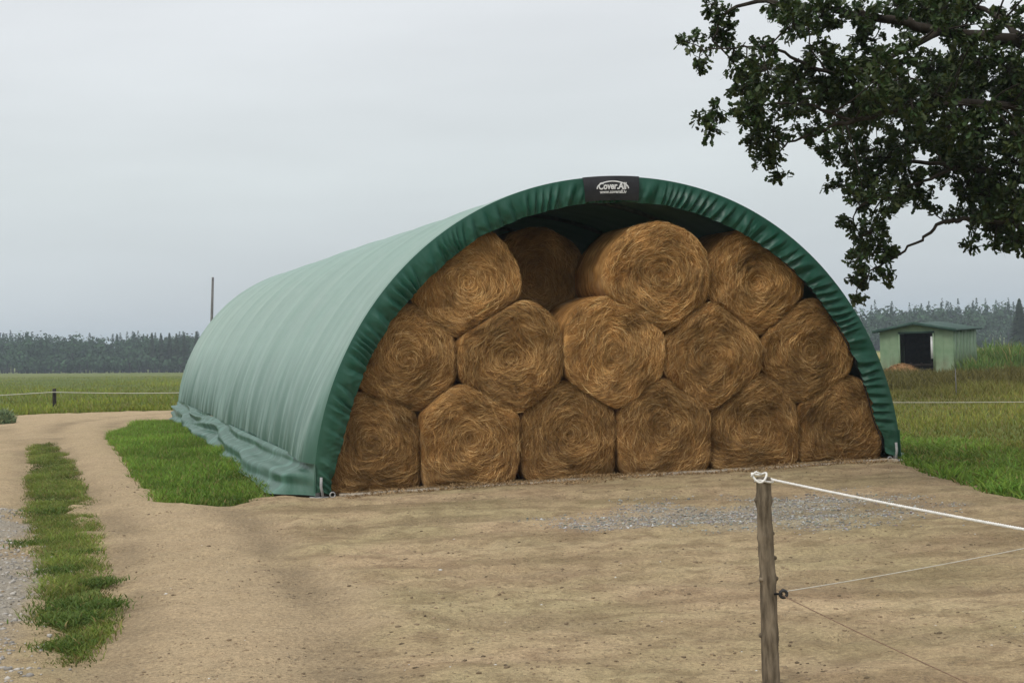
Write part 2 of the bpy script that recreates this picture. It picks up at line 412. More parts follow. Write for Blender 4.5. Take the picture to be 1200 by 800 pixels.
crop = sstep(105, 125, Y) * (1 - sstep(300, 340, Y)) * sstep(.20, .26, rel)
crop = np.maximum(crop, .10 * sstep(150, 250, Y) * (1 - sstep(.0, .1, rel)))
mesh('ground', np.stack([X, Y, Z], -1), gridfaces(*X.shape), M['field'], smooth=True, attrs={'dry': dry.ravel(), 'crop': crop.ravel()})['kind'] = 'structure'

# dirt yard and farm track: a fine sheet whose rim sinks into the field
xs = np.concatenate([np.linspace(-24, -9.2, 90), np.arange(-9.1, 8, .045), np.linspace(8.1, 14, 40)])
ys = [3.0]
while ys[-1] < 47.5: ys.append(ys[-1] + max(.04, .0026 * ys[-1] ** 1.25 * .9))
ys = np.array(ys)
X, Y = np.meshgrid(xs, ys, indexing='ij')
sd = dirt_sd(X, Y)
Z = dirt_z(X, Y, sd)
F = gridfaces(*X.shape)
keep = (sd.ravel()[F] > -.45).any(1)
F = F[keep]; used = np.unique(F); remap = np.zeros(X.size, np.int64); remap[used] = np.arange(len(used))
d1 = path_dist(X, Y, ROAD) + .25 * fbm(X, Y, o=3, seed=21)
road = np.maximum(1 - sstep(.5, 1.1, d1), (1 - sstep(.5, 1.2, path_dist(X, Y, ROAD2))) * .8) * .85
road = np.maximum(road, .8 * sstep(26, 32, Y))
dd1 = path_dist(X, Y, ROAD); dd2 = path_dist(X, Y, ROAD2); wn = fbm(X * 1.1, Y * 1.1, o=3, seed=23)
rut = np.clip(np.exp(-((dd1 - .62) / .24) ** 2) + .8 * np.exp(-((dd2 - .6) / .24) ** 2), 0, 1) * np.clip(.65 + .5 * wn, 0, 1)
for cx, cy, rr_ in ((1.5, 38, 23.2), (1.5, 38, 21.5), (-3, 40, 28.6), (-3, 40, 27.0), (9, 30, 20.6), (9, 30, 22.3)):
    rut = np.maximum(rut, .5 * np.exp(-((np.abs(np.hypot(X - cx, Y - cy) - rr_)) / .2) ** 2) * np.clip(.3 + .9 * wn, 0, 1) * (1 - road))
gl = sstep(-.2, .6, sdpoly(X, Y, GRAVEL_L) + .4 * fbm(X * 1.3, Y * 1.3, o=3, seed=31)) * .8
gl = np.maximum(gl, .55 * sstep(-.3, 1.2, sdpoly(X, Y, GRAVEL) + .6 * fbm(X * 1.5, Y * 1.5, o=3, seed=41)))
V = np.stack([X, Y, Z], -1).reshape(-1, 3)[used]
mesh('dirt_yard', V, remap[F], M['dirt'], smooth=True, attrs={'road': road.ravel()[used], 'gravel': gl.ravel()[used], 'rut': rut.ravel()[used]})['kind'] = 'structure'

def yard_z(x, y): return dirt_z(x, y, dirt_sd(x, y))

# ------------------------------------------------------------------ loose stones, gravel, clods
ICO = bmesh.new(); bmesh.ops.create_icosphere(ICO, subdivisions=1, radius=1)
IV = np.array([v.co[:] for v in ICO.verts]); IF = np.array([[v.index for v in f.verts] for f in ICO.faces]); ICO.free()
def stones(name, x, y, z, size, cols, flat=.6):
    n = len(x)
    j = 1 + (rng.random((n, len(IV), 1)) - .5) * .5
    sc3 = np.stack([1 + (rng.random(n) - .5) * .6, 1 + (rng.random(n) - .5) * .6, flat * (.7 + .6 * rng.random(n))], 1)[:, None, :]
    a = rng.random(n) * 6.28; c, s_ = np.cos(a)[:, None], np.sin(a)[:, None]
    v = IV[None] * j * sc3 * size[:, None, None]
    v = np.stack([v[..., 0] * c - v[..., 1] * s_, v[..., 0] * s_ + v[..., 1] * c, v[..., 2]], -1)
    v += np.stack([x, y, z], 1)[:, None, :]
    f = IF[None] + (np.arange(n) * len(IV))[:, None, None]
    o = mesh(name, v.reshape(-1, 3), f.reshape(-1, 3), M['stone'], cols=np.repeat(cols, len(IV), 0))
    o['kind'] = 'stuff'; return o
def turf(poly, n, over=8):
    P = np.array(poly); lo, hi = P.min(0), P.max(0)
    x = rng.uniform(lo[0] - .5, hi[0] + .5, n * over); y = rng.uniform(lo[1] - .5, hi[1] + .5, n * over)
    k_ = (sdpoly(x, y, poly) > -.5); x, y = x[k_], y[k_]
    k_ = dirt_sd(x, y) < .02 + .14 * rng.random(len(x)) ** 2
    return x[k_][:n], y[k_][:n]
def scatter(poly, n, soft=.3, seed=0, edge=.25):
    P = np.array(poly); lo, hi = P.min(0), P.max(0)
    x = rng.uniform(lo[0] - .3, hi[0] + .3, n * 3); y = rng.uniform(lo[1] - .3, hi[1] + .3, n * 3)
    s = sdpoly(x, y, poly) + edge * fbm(x * 1.5, y * 1.5, o=3, seed=40 + seed)
    k_ = rng.random(len(x)) < sstep(-soft * .3, soft, s)
    return x[k_][:n], y[k_][:n]
x, y = scatter(GRAVEL, 7500, 1.5, 1, .8)
c = np.array([.30, .29, .262]) * (.5 + 1.0 * rng.random((len(x), 1))) + rng.normal(0, .012, (len(x), 3))
c[rng.random(len(x)) < .03] = (.6, .6, .6)
stones('gravel_patch', x, y, yard_z(x, y) + .003, .0045 + .012 * rng.random(len(x)) ** 3, np.clip(c, .03, .8))
x, y = scatter(GRAVEL_L, 4200, .7, 2, .4)
c = np.array([.37, .345, .31]) * (.55 + .8 * rng.random((len(x), 1)))
stones('gravel_verge', x, y, yard_z(x, y) + .002, .007 + .016 * rng.random(len(x)) ** 2, np.clip(c, .03, .85))
n = 9000
y = 6.5 + 14 * rng.random(n) ** 1.3; x = rng.uniform(-.36, .36, n) * y
k_ = (dirt_sd(x, y) > .1) & (fbm(x * .7, y * .9, o=3, seed=77) > -.1); x, y = x[k_], y[k_]
c = np.array([.27, .20, .125]) * (.35 + .9 * rng.random((len(x), 1)))
w_ = rng.random(len(x)) < .02; c[w_] = np.array([.6, .58, .54])
stones('dirt_clods', x, y, yard_z(x, y), .005 + .013 * rng.random(len(x)) ** 4, c, .5)

# ------------------------------------------------------------------ grass
def blades(name, x, y, z, h, wd, cols, lean=.5, segs=2, mat=None, parent=None):
    n = len(x)
    a = rng.random(n) * 6.283; la = rng.random(n) * 6.283
    L = lean * (.3 + .9 * rng.random(n))
    dx, dy = np.cos(a) * wd * .5, np.sin(a) * wd * .5
    lx, ly = np.cos(la) * L * h, np.sin(la) * L * h
    P = np.stack([x, y, z], 1)
    def pt(t, s): return P + np.stack([lx * t ** 1.8 + dx * s, ly * t ** 1.8 + dy * s, h * (t - .25 * L * t * t)], 1)
    vs = [pt(0, 1), pt(0, -1), pt(.55, .8), pt(.55, -.8), pt(1, 0)]
    v = np.stack(vs, 1).reshape(-1, 3); b = (np.arange(n) * 5)[:, None]
    sh = np.array([.75, .75, 1, 1, 1.12])[None, :, None]
    o = mesh(name, v, [b + np.array([[0, 1, 3, 2]]), b + np.array([[2, 3, 4]])], mat or M['blade'], parent,
             cols=np.clip(cols[:, None, :] * sh, 0, 1).reshape(-1, 3))
    o['kind'] = 'stuff'; return o
def gcol(n, base, var=.35, dryf=.06, dryc=(.26, .20, .08), clump=None):
    c = np.array(base) * (1 - var / 2 + var * rng.random((n, 1)) * 1.2)
    c[:, 0] *= .85 + .4 * rng.random(n)
    if clump is not None: c *= (1 + .45 * clump)[:, None]
    k_ = rng.random(n) < dryf; c[k_] = np.array(dryc) * (.7 + .6 * rng.random((k_.sum(), 1)))
    return c
def leaf_tufts(x, y, z, h, wd, name, cols):
    """small broad leaves held over the turf: clover, plantain, dandelion"""
    return blades(name, x, y, z, h, wd, cols, 1.5)

x, y = turf(STRIP, 110000)
cl = fbm(x * 1.6, y * 1.6, o=3, seed=50)
k_ = rng.random(len(x)) < np.clip(.85 + .6 * cl, .25, 1); x, y, cl = x[k_], y[k_], cl[k_]
far = sstep(16, 30, y)
base = np.array([.105, .155, .036])[None] * (1 - far[:, None] * .05)
h = (.018 + .050 * rng.random(len(x))) * (1 + .7 * np.clip(cl, -.6, 1))
c = gcol(len(x), (.140, .185, .036), .5, .12, clump=cl)
blades('grass_verge', x, y, terrain(x, y) - .01, h, .005 + .006 * rng.random(len(x)), c, 1.1)
# taller broadleaf weeds along the near end of the strip
wx, wy = [], []
for (cx, cy, r_, q) in ((-3.24, 11.9, .07, 500), (-2.93, 10.85, .07, 600), (-3.04, 10.35, .11, 900), (-3.95, 13.6, .10, 500), (-3.80, 12.6, .10, 500), (-4.65, 14.4, .12, 500), (-5.3, 17.2, .15, 500), (-3.25, 10.9, .10, 500), (-2.82, 9.4, .09, 500)):
    wx.append(rng.normal(cx, r_, q)); wy.append(rng.normal(cy, r_ * 1.2, q))
x, y = np.concatenate(wx), np.concatenate(wy)
blades('verge_weeds', x, y, terrain(x, y) + rng.random(len(x)) * .03, .02 + .04 * rng.random(len(x)), .006 + .007 * rng.random(len(x)), gcol(len(x), (.090, .145, .026), .5, .02), 1.3)

x, y = turf(PATCH, 72000)
cl = fbm(x * .9, y * .9, o=4, seed=60)
h = (.04 + .10 * rng.random(len(x))) * (1 + .5 * np.clip(cl, -.6, 1))
c = gcol(len(x), (.132, .225, .032), .7, .08, clump=cl)
blades('grass_patch', x, y, terrain(x, y) - .01, h, .008 + .010 * rng.random(len(x)), c, .8)

# right-hand paddock: bright weedy rim along the dirt, then rough grass
RIM = [(5.0, 15.4), (5.6, 14.3), (7.2, 13.4), (9, 13.2), (10, 18), (6.3, 22), (4.9, 25), (4.55, 23), (5.15, 20.2), (4.98, 18.6), (4.95, 17)]
x, y = turf(RIM, 60000, 4)
cl = fbm(x * 1.3, y * 1.3, o=4, seed=61)
fade = np.clip(sdpoly(x, y, DIRT) * -1, 0, 3)
k_ = rng.random(len(x)) < np.clip(1.25 - fade * .3, .25, 1); x, y, cl, fade = x[k_], y[k_], cl[k_], fade[k_]
h = (.035 + .11 * rng.random(len(x))) * (1 + .6 * np.clip(cl, -.6, 1)) * np.clip(1.2 - fade * .22, .5, 1.2)
c = gcol(len(x), (.135, .235, .034), .6, .06, clump=cl)
c = c * (1 - .0 * fade[:, None]) + np.clip(fade[:, None] / 3, 0, 1) * np.array([.035, -.01, .012])
blades('weed_rim', x, y, terrain(x, y) - .01, h, .012 + .018 * rng.random(len(x)), np.clip(c, .01, 1), 1.0)
n = 95000
y = 13.5 + 50 * rng.random(n) ** 1.25; x = y * np.where(rng.random(n) < .7, rng.uniform(.135, .36, n), rng.uniform(.36, .62, n))
k_ = (sdpoly(x, y, DIRT) < -.1) & ~((x > 15) & (y > 58)); x, y = x[k_], y[k_]
dr = sstep(33, 44, y + 4 * fbm(x * .2, y * .2, o=2, seed=8))
cl = fbm(x * .5, y * .3, o=4, seed=62)
c = gcol(len(x), (.180, .195, .040), .6, .12, clump=cl)
c = c * (1 - dr[:, None]) + dr[:, None] * np.array([.112, .098, .026]) * (.6 + .8 * rng.random((len(x), 1)))
h = (.05 + .10 * rng.random(len(x))) * (1 + 1.8 * dr) * (1 + .4 * cl)
blades('paddock_grass', x, y, terrain(x, y) - .02, np.clip(h, .03, 1), (.010 + .012 * rng.random(len(x))) * (1 + .8 * dr), c, .8)
# tall green weeds round the shed and on to the right
n = 26000
y = rng.uniform(57.5, 80, n); x = rng.uniform(15.4, 27.5, n)
edge = np.where(x < 18.6, 61.6 + (18.6 - x) * .9, 60.0)
cl = fbm(x * .8, y * .35, o=4, seed=63)
k_ = ((x > 17.9) & ((x > 21.0) | (y < 62.8) | (y > 69.5))) & (cl > -.55); x, y, cl = x[k_], y[k_], cl[k_]
top = np.where(x > 20.6, 1.05, .62) * (.45 + .55 * sstep(57.5, 62, y))
h = top * (.35 + .75 * rng.random(len(x))) * (1 + .45 * cl)
blades('tall_weeds', x, y, terrain(x, y) - .02, np.clip(h, .1, 1.8), .035 + .05 * rng.random(len(x)), gcol(len(x), (.088, .145, .034), .6, .06, clump=cl), .45)
n = 20000                                  # turf left of the track
y = 9 + 28 * rng.random(n); x = -y * rng.uniform(.28, .62, n)
k_ = (sdpoly(x, y, DIRT) < .05) & (x < -3) & (sdpoly(x, y, PATCH) < -1); x, y = x[k_], y[k_]
cl = fbm(x * .6, y * .6, o=4, seed=66)
blades('track_side_grass', x, y, terrain(x, y) - .01, (.04 + .09 * rng.random(len(x))) * (1 + .5 * cl), .010 + .012 * rng.random(len(x)), gcol(len(x), (.14, .19, .036), .6, .1, clump=cl), .9)
# left meadow beyond the track
n = 62000
y = 45.5 + 190 * rng.random(n) ** 2.0; x = y * rng.uniform(-.42, -.1, n)
k_ = sdpoly(x, y, DIRT) < -.05; x, y = x[k_], y[k_]
cl = fbm(x * .25, y * .12, o=4, seed=64)
c = gcol(len(x), (.165, .200, .030), .6, .12, (.24, .22, .08), clump=cl)
blades('meadow_grass', x, y, terrain(x, y) - .02, (.07 + .16 * rng.random(len(x))) * (1 + .8 * cl), .02 + .03 * rng.random(len(x)), c, .7)

# ------------------------------------------------------------------ storage shelter
YAW, SX, SY = 0.28373, 1.3106, 18.76
SW, SH, SL, PA, PB = 7.6, 3.687, 21.96, .949, 1.05
def prof(t):
    """t in -1..1, left foot to right foot, in the arch plane"""
    a = np.asarray(t) * np.pi / 2
    return SW / 2 * np.sign(np.sin(a)) * np.abs(np.sin(a)) ** PA, SH * np.abs(np.cos(a)) ** PB
# even arc-length parameter
_t = np.linspace(-1, 1, 4001); _u, _v = prof(_t)
_s = np.concatenate([[0], np.cumsum(np.hypot(np.diff(_u), np.diff(_v)))]); ARC = _s[-1]
def arc(s):
    """point and outward normal at arc length s (0 left foot .. ARC right foot)"""
    u_ = np.interp(s, _s, _u); v_ = np.interp(s, _s, _v)
    e_ = .06
    du = np.interp(np.clip(s + e_, 0, ARC), _s, _u) - np.interp(np.clip(s - e_, 0, ARC), _s, _u)
    dv = np.interp(np.clip(s + e_, 0, ARC), _s, _v) - np.interp(np.clip(s - e_, 0, ARC), _s, _v)
    L_ = np.hypot(du, dv); return u_, v_, -dv / L_, du / L_
shelter = empty('storage_shelter', (SX, SY, 0), YAW, 'long green tarpaulin arch shelter open at the front over stacked round bales', 'shelter')
NB = 10; SP = SL / (NB - 1)
s_lo = .40                                # cover ends where the skirt is roped on
ss = np.linspace(s_lo, ARC - s_lo, 150); ws = np.concatenate([np.linspace(0, 2, 50)[:-1], np.linspace(2, SL, 220)])
Sg, Wg = np.meshgrid(ss, ws, indexing='ij')
u_, v_, nu_, nv_ = arc(Sg)
ph = (Wg / SP) % 1.0
height01 = np.clip(v_ / SH, 0, 1)
d = -.042 * (np.abs(np.sin(np.pi * ph)) ** .7) * (.55 + .45 * height01)
fold = fbm(Wg * 1.5 + .25 * Sg, Sg * .28, o=4, seed=71)
low = 1 - sstep(.5, 2.2, v_)
d = d + fold * (.010 + .020 * low) + .012 * np.sin(Wg * 2 * np.pi / .62 + 2.2 * vnoise(Wg * .5, Sg * .5, seed=72)) * low * (.5 + .5 * vnoise(Wg * .8, Sg * .3, seed=73))
d = d * sstep(-.02, .25, Wg) + .085 * (1 - sstep(.3, 1.9, v_)) * (Wg / .55) * np.exp(1 - Wg / .55) + .03 * (Wg / .5) * np.exp(1 - Wg / .5)
mesh('cover', np.stack([u_ + nu_ * d, Wg, v_ + nv_ * d], -1), gridfaces(*Sg.shape), M['tarp'], shelter, True)
# gathered front flap, drawn in round the first arch by a rope
sf = np.linspace(s_lo - .33, ARC - s_lo + .33, 1800); tf = np.linspace(0, 1, 14)
Sg, Tg = np.meshgrid(sf, tf, indexing='ij')
u_, v_, nu_, nv_ = arc(Sg)
q = vnoise(Sg * 1.2, 0 * Sg, seed=80)
ln = Sg + (.09 + .05 * vnoise(Sg * 1.1, 0 * Sg, seed=87)) * Tg
pq = ln * 7.2 + 1.5 * vnoise(ln * 2.3, 0 * Sg, seed=89); fr = pq % 1.0
depth_ = .55 + .9 * hsh(np.floor(pq), np.zeros_like(pq), np.zeros_like(pq), 5)
saw = np.where(fr < .68, fr / .68, (1 - fr) / .32)
pleat = (saw - .5) * depth_ * 1.25 + .35 * vnoise(ln * 19, Tg * .9, seed=82) + .25 * vnoise(Sg * 26, Tg * 5, seed=88) * Tg
wid = .30 + .016 * vnoise(Sg * 3.3, 0 * Sg, seed=83) + .007 * vnoise(Sg * 14, 0 * Sg, seed=86) - .10 * (1 - sstep(.1, .7, np.minimum(Sg, ARC - Sg)))
out = -Tg * wid + .004
skew = .06 * Tg * (vnoise(Sg * 4, Tg, seed=84))
yw = -.014 * np.sin(np.pi * np.clip(Tg * 1.1, 0, 1)) + .06 * np.clip(Tg - .7, 0, 1) ** 1.3 * 2 - pleat * (.040 * sstep(.02, .65, Tg))
tu, tv = -nv_, nu_
mesh('front_flap', np.stack([u_ + nu_ * out + tu * skew, yw, np.maximum(v_ + nv_ * out + tv * skew, .03)], -1), gridfaces(*Sg.shape), M['flap'], shelter, True)
rb = MB(); s2 = np.linspace(.15, ARC - .15, 160); a_, b_, c_, d_ = arc(s2); rw_ = .285 - .10 * (1 - sstep(.1, .7, np.minimum(s2, ARC - s2)))
rb.tube(np.stack([a_ - c_ * rw_, 0 * a_ + .075, b_ - d_ * rw_], 1), .006, 6); rb.build('draw_rope', M['black'], shelter, True)
# loose skirt lying out over the ground along both long sides
for side in (-1, 1):
    ws2 = np.linspace(-.03, SL + .1, 320); ts = np.linspace(0, 1, 44)
    Wg, Tg = np.meshgrid(ws2, ts, indexing='ij')
    u0_, v0_, _, _ = arc(np.full_like(Wg, s_lo))
    taper = .03 + .97 * sstep(-.06, .75, Wg)
    reach = (.44 - .008 * Wg + .06 * vnoise(Wg * .7, 0 * Wg, seed=90)) * taper
    sw = fbm(Wg * .30 + Tg * .5, Tg * 2.6 - Wg * .12, o=3, seed=91)
    rid = 1 - 2.2 * np.abs(vnoise(Tg * 2.9 + .13 * Wg, Wg * .22 + Tg * .5, seed=94))
    swoop = 1.2 * rid + .6 * np.sin((Tg * 1.6 + Wg * .10 + .5 * vnoise(Wg * .30, Tg * .7, seed=92)) * 2 * np.pi)
    fm = sstep(-.02, .5, Wg)
    env = fm * np.sin(np.pi * np.clip(Tg, 0, 1)) ** .5
    f2 = np.sin((1.75 * Tg + .055 * Wg + .55 * vnoise(Wg * .26, Tg * .5, seed=92)) * 2 * np.pi)
    f3 = np.sin((3.1 * Tg - .09 * Wg + .7 * vnoise(Wg * .4, Tg * .8, seed=96)) * 2 * np.pi) * np.clip(vnoise(Wg * .5, 0 * Wg, seed=97) + .2, 0, 1)
    oo = np.maximum(reach * Tg ** 1.1 + (.048 * f2 + .042 * f3 + .02 * sw) * env, .004)
    zz = (v0_ + .01) * (1 - Tg) ** .9 + (.022 * f2 + .016 * f3 + .025 * sw + .02) * env
    zz = np.maximum(zz, .034 + .012 * vnoise(Wg * 1.2, Tg * 3, seed=93)) + (terrain(SX - np.sin(YAW) * Wg, SY + np.cos(YAW) * Wg))*Tg
    mesh('skirt', np.stack([side * (np.abs(u0_) + .004 + oo), Wg, zz], -1), gridfaces(*Wg.shape)[:, ::side], M['skirt'], shelter, True)
# back wall of the shelter
sb = np.linspace(.0, ARC, 90); a_, b_, c_, d_ = arc(sb)
ring = [np.stack([a_ * f_, np.full_like(a_, SL - .02 - .05 * (1 - f_)), b_ * f_], 1) for f_ in (.999, .8, .55, .3, .02)]
mesh('end_wall', np.concatenate(ring), gridfaces(5, 90), M['tarp'], shelter, True)
# steel arches, purlins and feet
for i in range(NB):
    t_ = MB(); s2 = np.linspace(.0, ARC, 70); a_, b_, c_, d_ = arc(s2)
    t_.tube(np.stack([a_ - c_ * .045, 0 * a_ + .055 + i * (SL - .12) / (NB - 1), np.maximum(b_ - d_ * .045, .0) + .02 * (b_ < .02)], 1), .030, 8)
    t_.build('frame_arch', M['galv'], shelter, True)
for f_ in (.12, .3, .5, .7, .88):
    t_ = MB(); a_, b_, c_, d_ = arc(np.array([ARC * f_])); p = (float(a_[0] - c_[0] * .10), float(b_[0] - d_[0] * .10))
    t_.tube([(p[0], .05, p[1]), (p[0], SL / 2, p[1]), (p[0], SL - .05, p[1])], .022, 8); t_.build('purlin', M['galv'], shelter, True)
for sgn in (-1, 1):
    t_ = MB(); t_.box((sgn * 3.74, .05, .016), (.2, .2, .012)); t_.tube([(sgn * 3.70, -.03, .0), (sgn * 3.725, -.035, .14), (sgn * 3.718, -.035, .25)], .017, 10)
    t_.build('foot_plate', M['galv'], shelter)
    t_ = MB(); th = np.linspace(0, 2 * np.pi, 17); t_.tube(np.stack([sgn * 3.60 + .030 * np.cos(th), -.07 + 0 * th, .045 + .030 * np.sin(th)], 1), .008, 8)
    t_.build('tie_ring', M['galv'], shelter, True)
# sign panel on the flap at the crown
s0 = float(np.interp(-.055, _u, _s))
sg = np.linspace(s0 - .365, s0 + .365, 25); tg = np.linspace(0, 1, 8)
Sg, Tg = np.meshgrid(sg, tg, indexing='ij'); u_, v_, nu_, nv_ = arc(Sg)
yq = -.052 - .02 * np.sin(np.pi * Tg) - .004 * vnoise(Sg * 7, Tg * 2, seed=85)
def signpt(du, dv, lift):
    """point on the sign: du along the arch from its centre, dv down from the top edge"""
    u1, v1, n1, n2 = arc(s0 + du); t1 = dv / .295
    return np.stack([u1 + n1 * (.008 - dv), -.052 - .02 * np.sin(np.pi * np.clip(t1, 0, 1)) - lift + 0 * du, v1 + n2 * (.008 - dv)], -1)
FV = np.concatenate([np.stack([u_ + nu_ * (.008 - Tg * .295), yq, v_ + nv_ * (.008 - Tg * .295)], -1).reshape(-1, 3),
                     np.stack([u_ + nu_ * (.008 - Tg * .295), yq + .010, v_ + nv_ * (.008 - Tg * .295)], -1).reshape(-1, 3)])
gf = gridfaces(*Sg.shape); panel = mesh('sign_panel', FV, np.concatenate([gf, gf[:, ::-1] + Sg.size]), M['sign'], shelter, True)
def text_mesh(txt, size, cx, top, name, bold=.0, shear=.0, wide=None):
    cu_ = bpy.data.curves.new(name, 'FONT'); cu_.body = txt; cu_.size = size; cu_.align_x = 'CENTER'; cu_.offset = bold; cu_.shear = shear
    cu_.resolution_u = 3
    to = bpy.data.objects.new(name, cu_); COL.objects.link(to)
    dg = bpy.context.evaluated_depsgraph_get(); me = bpy.data.meshes.new_from_object(to.evaluated_get(dg))
    bpy.data.objects.remove(to)
    P = np.array([v.co[:] for v in me.vertices]); 
    mid = (P[:, 0].max() + P[:, 0].min()) / 2; wnow = P[:, 0].max() - P[:, 0].min()
    sx = wide / wnow if wide else 1
    P = signpt((P[:, 0] - mid) * sx + cx, top - P[:, 1] + 0, .0075)
    for v, p in zip(me.vertices, P): v.co = p
    me.name = name; me.materials.clear(); me.materials.append(M['white'])
    o = bpy.data.objects.new(name, me); COL.objects.link(o); o.parent = panel
text_mesh('Cover.All', .115, .008, .162, 'lettering', .004, .15, .375)
text_mesh('www.coverall.lv', .055, .012, .212, 'lettering', .002, 0, .36)
t_ = MB(); th = np.linspace(-.08, np.pi + .08, 40)
wv = .010 + .007 * np.abs(np.cos(th)); du = .008 + .215 * np.cos(th); dv = .150 - .090 * np.sin(th)
inn = signpt(.008 + (.215 - wv * .9) * np.cos(th), .150 - (.090 - wv * 1.2) * np.sin(th), .0075); outp = signpt(du, dv, .0075)
t_.add(np.concatenate([outp, inn]), [[i, i + 1, i + 41, i + 40] for i in range(39)]); t_.build('logo_arc', M['white'], panel)

# ground sill along the open front
sill = empty('sill_board', (SX, SY, 0), YAW, 'pale weathered timber sill lying along the open front of the shelter', 'board')
for i, (a, b) in enumerate(((-3.52, -1.2), (-1.19, 1.3), (1.31, 3.66))):
    t_ = MB(); n_ = 14; uu = np.linspace(a, b, n_)
    P = []
    for q in uu:
        j = .008 * vnoise(q * 3, i * 5., seed=95)
        for yy, zz in ((-.17, .0), (-.165, .062), (-.045, .066), (-.04, .0)): P.append((q, yy + j, zz + j * .6 - .012))
    t_.add(P, gridfaces(n_, 4, True)); t_.add(np.array(P[:4]), [[0, 1, 2, 3]]); t_.add(np.array(P[-4:]), [[3, 2, 1, 0]])
    t_.build('board', M['sill'], sill)

# ------------------------------------------------------------------ round hay bales
BALES = [  # u, z, w offset, radius, tone, label
 (-3.04, .585, .16, .60, .72, 'dark brown round hay bale at the left end of the bottom row'),
 (-1.92, .60, .03, .62, .92, 'round hay bale with a pale hollowed core, second from left in the bottom row'),
 (-.66, .575, .10, .61, .82, 'round hay bale third from left in the bottom row, under the middle gap'),
 (.58, .575, .06, .61, .88, 'round hay bale fourth from left in the bottom row'),
 (1.82, .565, .12, .61, .78, 'brown round hay bale behind the fence post top, fifth in the bottom row'),
 (3.03, .53, .16, .59, .80, 'round hay bale at the right end of the bottom row beside the flap foot'),
 (-2.62, 1.56, .17, .61, .80, 'round hay bale at the left end of the second row against the cover'),
 (-1.36, 1.55, .05, .645, .90, 'broad flattened round hay bale second from left in the second row'),
 (-.04, 1.54, .02, .64, 1.14, 'golden round hay bale in the centre of the second row'),
 (1.26, 1.44, .06, .64, 1.05, 'yellowish round hay bale second from right in the second row'),
 (2.62, 1.44, .16, .62, .88, 'round hay bale at the right end of the second row against the flap'),
 (-1.86, 2.44, .18, .64, 1.10, 'golden round hay bale at the left end of the top row'),
 (.56, 2.46, .02, .645, 1.20, 'bright golden round hay bale standing highest beside the dark gap'),
 (1.93, 2.36, .17, .63, 1.12, 'golden round hay bale at the right end of the top row under the flap'),
 (-.60, 2.50, 1.30, .62, .80, 'shadowed round hay bale set back in the gap of the top row'),
]
def straw_strands(bi, n, rad, yface, wl0, wl1):
    """thin curved straws lying round the face, a few sticking out"""
    rho = np.sqrt(rng.random(n)) * 1.0; th = rng.random(n) * 6.283
    L_ = .06 + .24 * rng.random(n) ** 1.6
    sx_, sz_ = rho * np.cos(th), rho * np.sin(th)
    stray = 1.25 * fbm(sx_ * 2.6 + 5 * bi, sz_ * 2.6, o=2, seed=115) + rng.normal(0, .46, n) * (1 + 2.0 * (rng.random(n) < .15))
    K = 4; t = np.linspace(-.5, .5, K)[None]
    R0 = rad(th) * rho
    ds = L_[:, None] * t
    curl = rng.normal(0, 1.2, n)[:, None]
    rr_ = np.maximum(R0[:, None] + ds * np.sin(stray)[:, None] + curl * ds ** 2, .01)
    tt = th[:, None] + ds * np.cos(stray)[:, None] / np.maximum(R0, .06)[:, None]
    lim = rad(tt) * 1.0
    rr_ = np.minimum(rr_, lim + .012 + .05 * (rng.random((n, 1)) < .08) * rng.random((n, 1)))
    lift = .004 + .012 * rng.random(n)[:, None] + (rng.random(n) < .1)[:, None] * np.abs(t) * .06 * rng.random(n)[:, None]
    yy = yface(rr_, tt) - lift
    wd = (wl0 + (wl1 - wl0) * rng.random(n) ** 2)[:, None]
    tz = np.where(np.abs(t) > .45, .15, 1.0)
    ang = rng.normal(0, .7, n)[:, None]
    a = np.stack([(rr_ + wd * tz * np.cos(ang)) * np.cos(tt), yy + wd * tz * np.sin(ang), (rr_ + wd * tz * np.cos(ang)) * np.sin(tt)], -1)
    b = np.stack([(rr_ - wd * tz * np.cos(ang)) * np.cos(tt), yy - wd * tz * np.sin(ang), (rr_ - wd * tz * np.cos(ang)) * np.sin(tt)], -1)
    V_ = np.stack([a, b], 2).reshape(-1, 3)
    base = (np.arange(n) * K * 2)[:, None, None]; k2 = np.arange(K - 1)[None, :, None]
    Fq = (base + k2 * 2 + np.array([0, 1, 3, 2])[None, None]).reshape(-1, 4)
    pal = np.array([(.38, .265, .13), (.31, .20, .09), (.22, .135, .06), (.14, .082, .036), (.47, .36, .21)])
    c = pal[rng.choice(5, n, p=[.28, .32, .22, .12, .06])] * (.95 + .5 * rng.random((n, 1))) * (1 + .42 * fbm(sx_ * 3 + 9 * bi, sz_ * 3, o=3, seed=116))[:, None]
    return V_, Fq, np.repeat(c, K * 2, 0)
NT, NRI = 120, 26
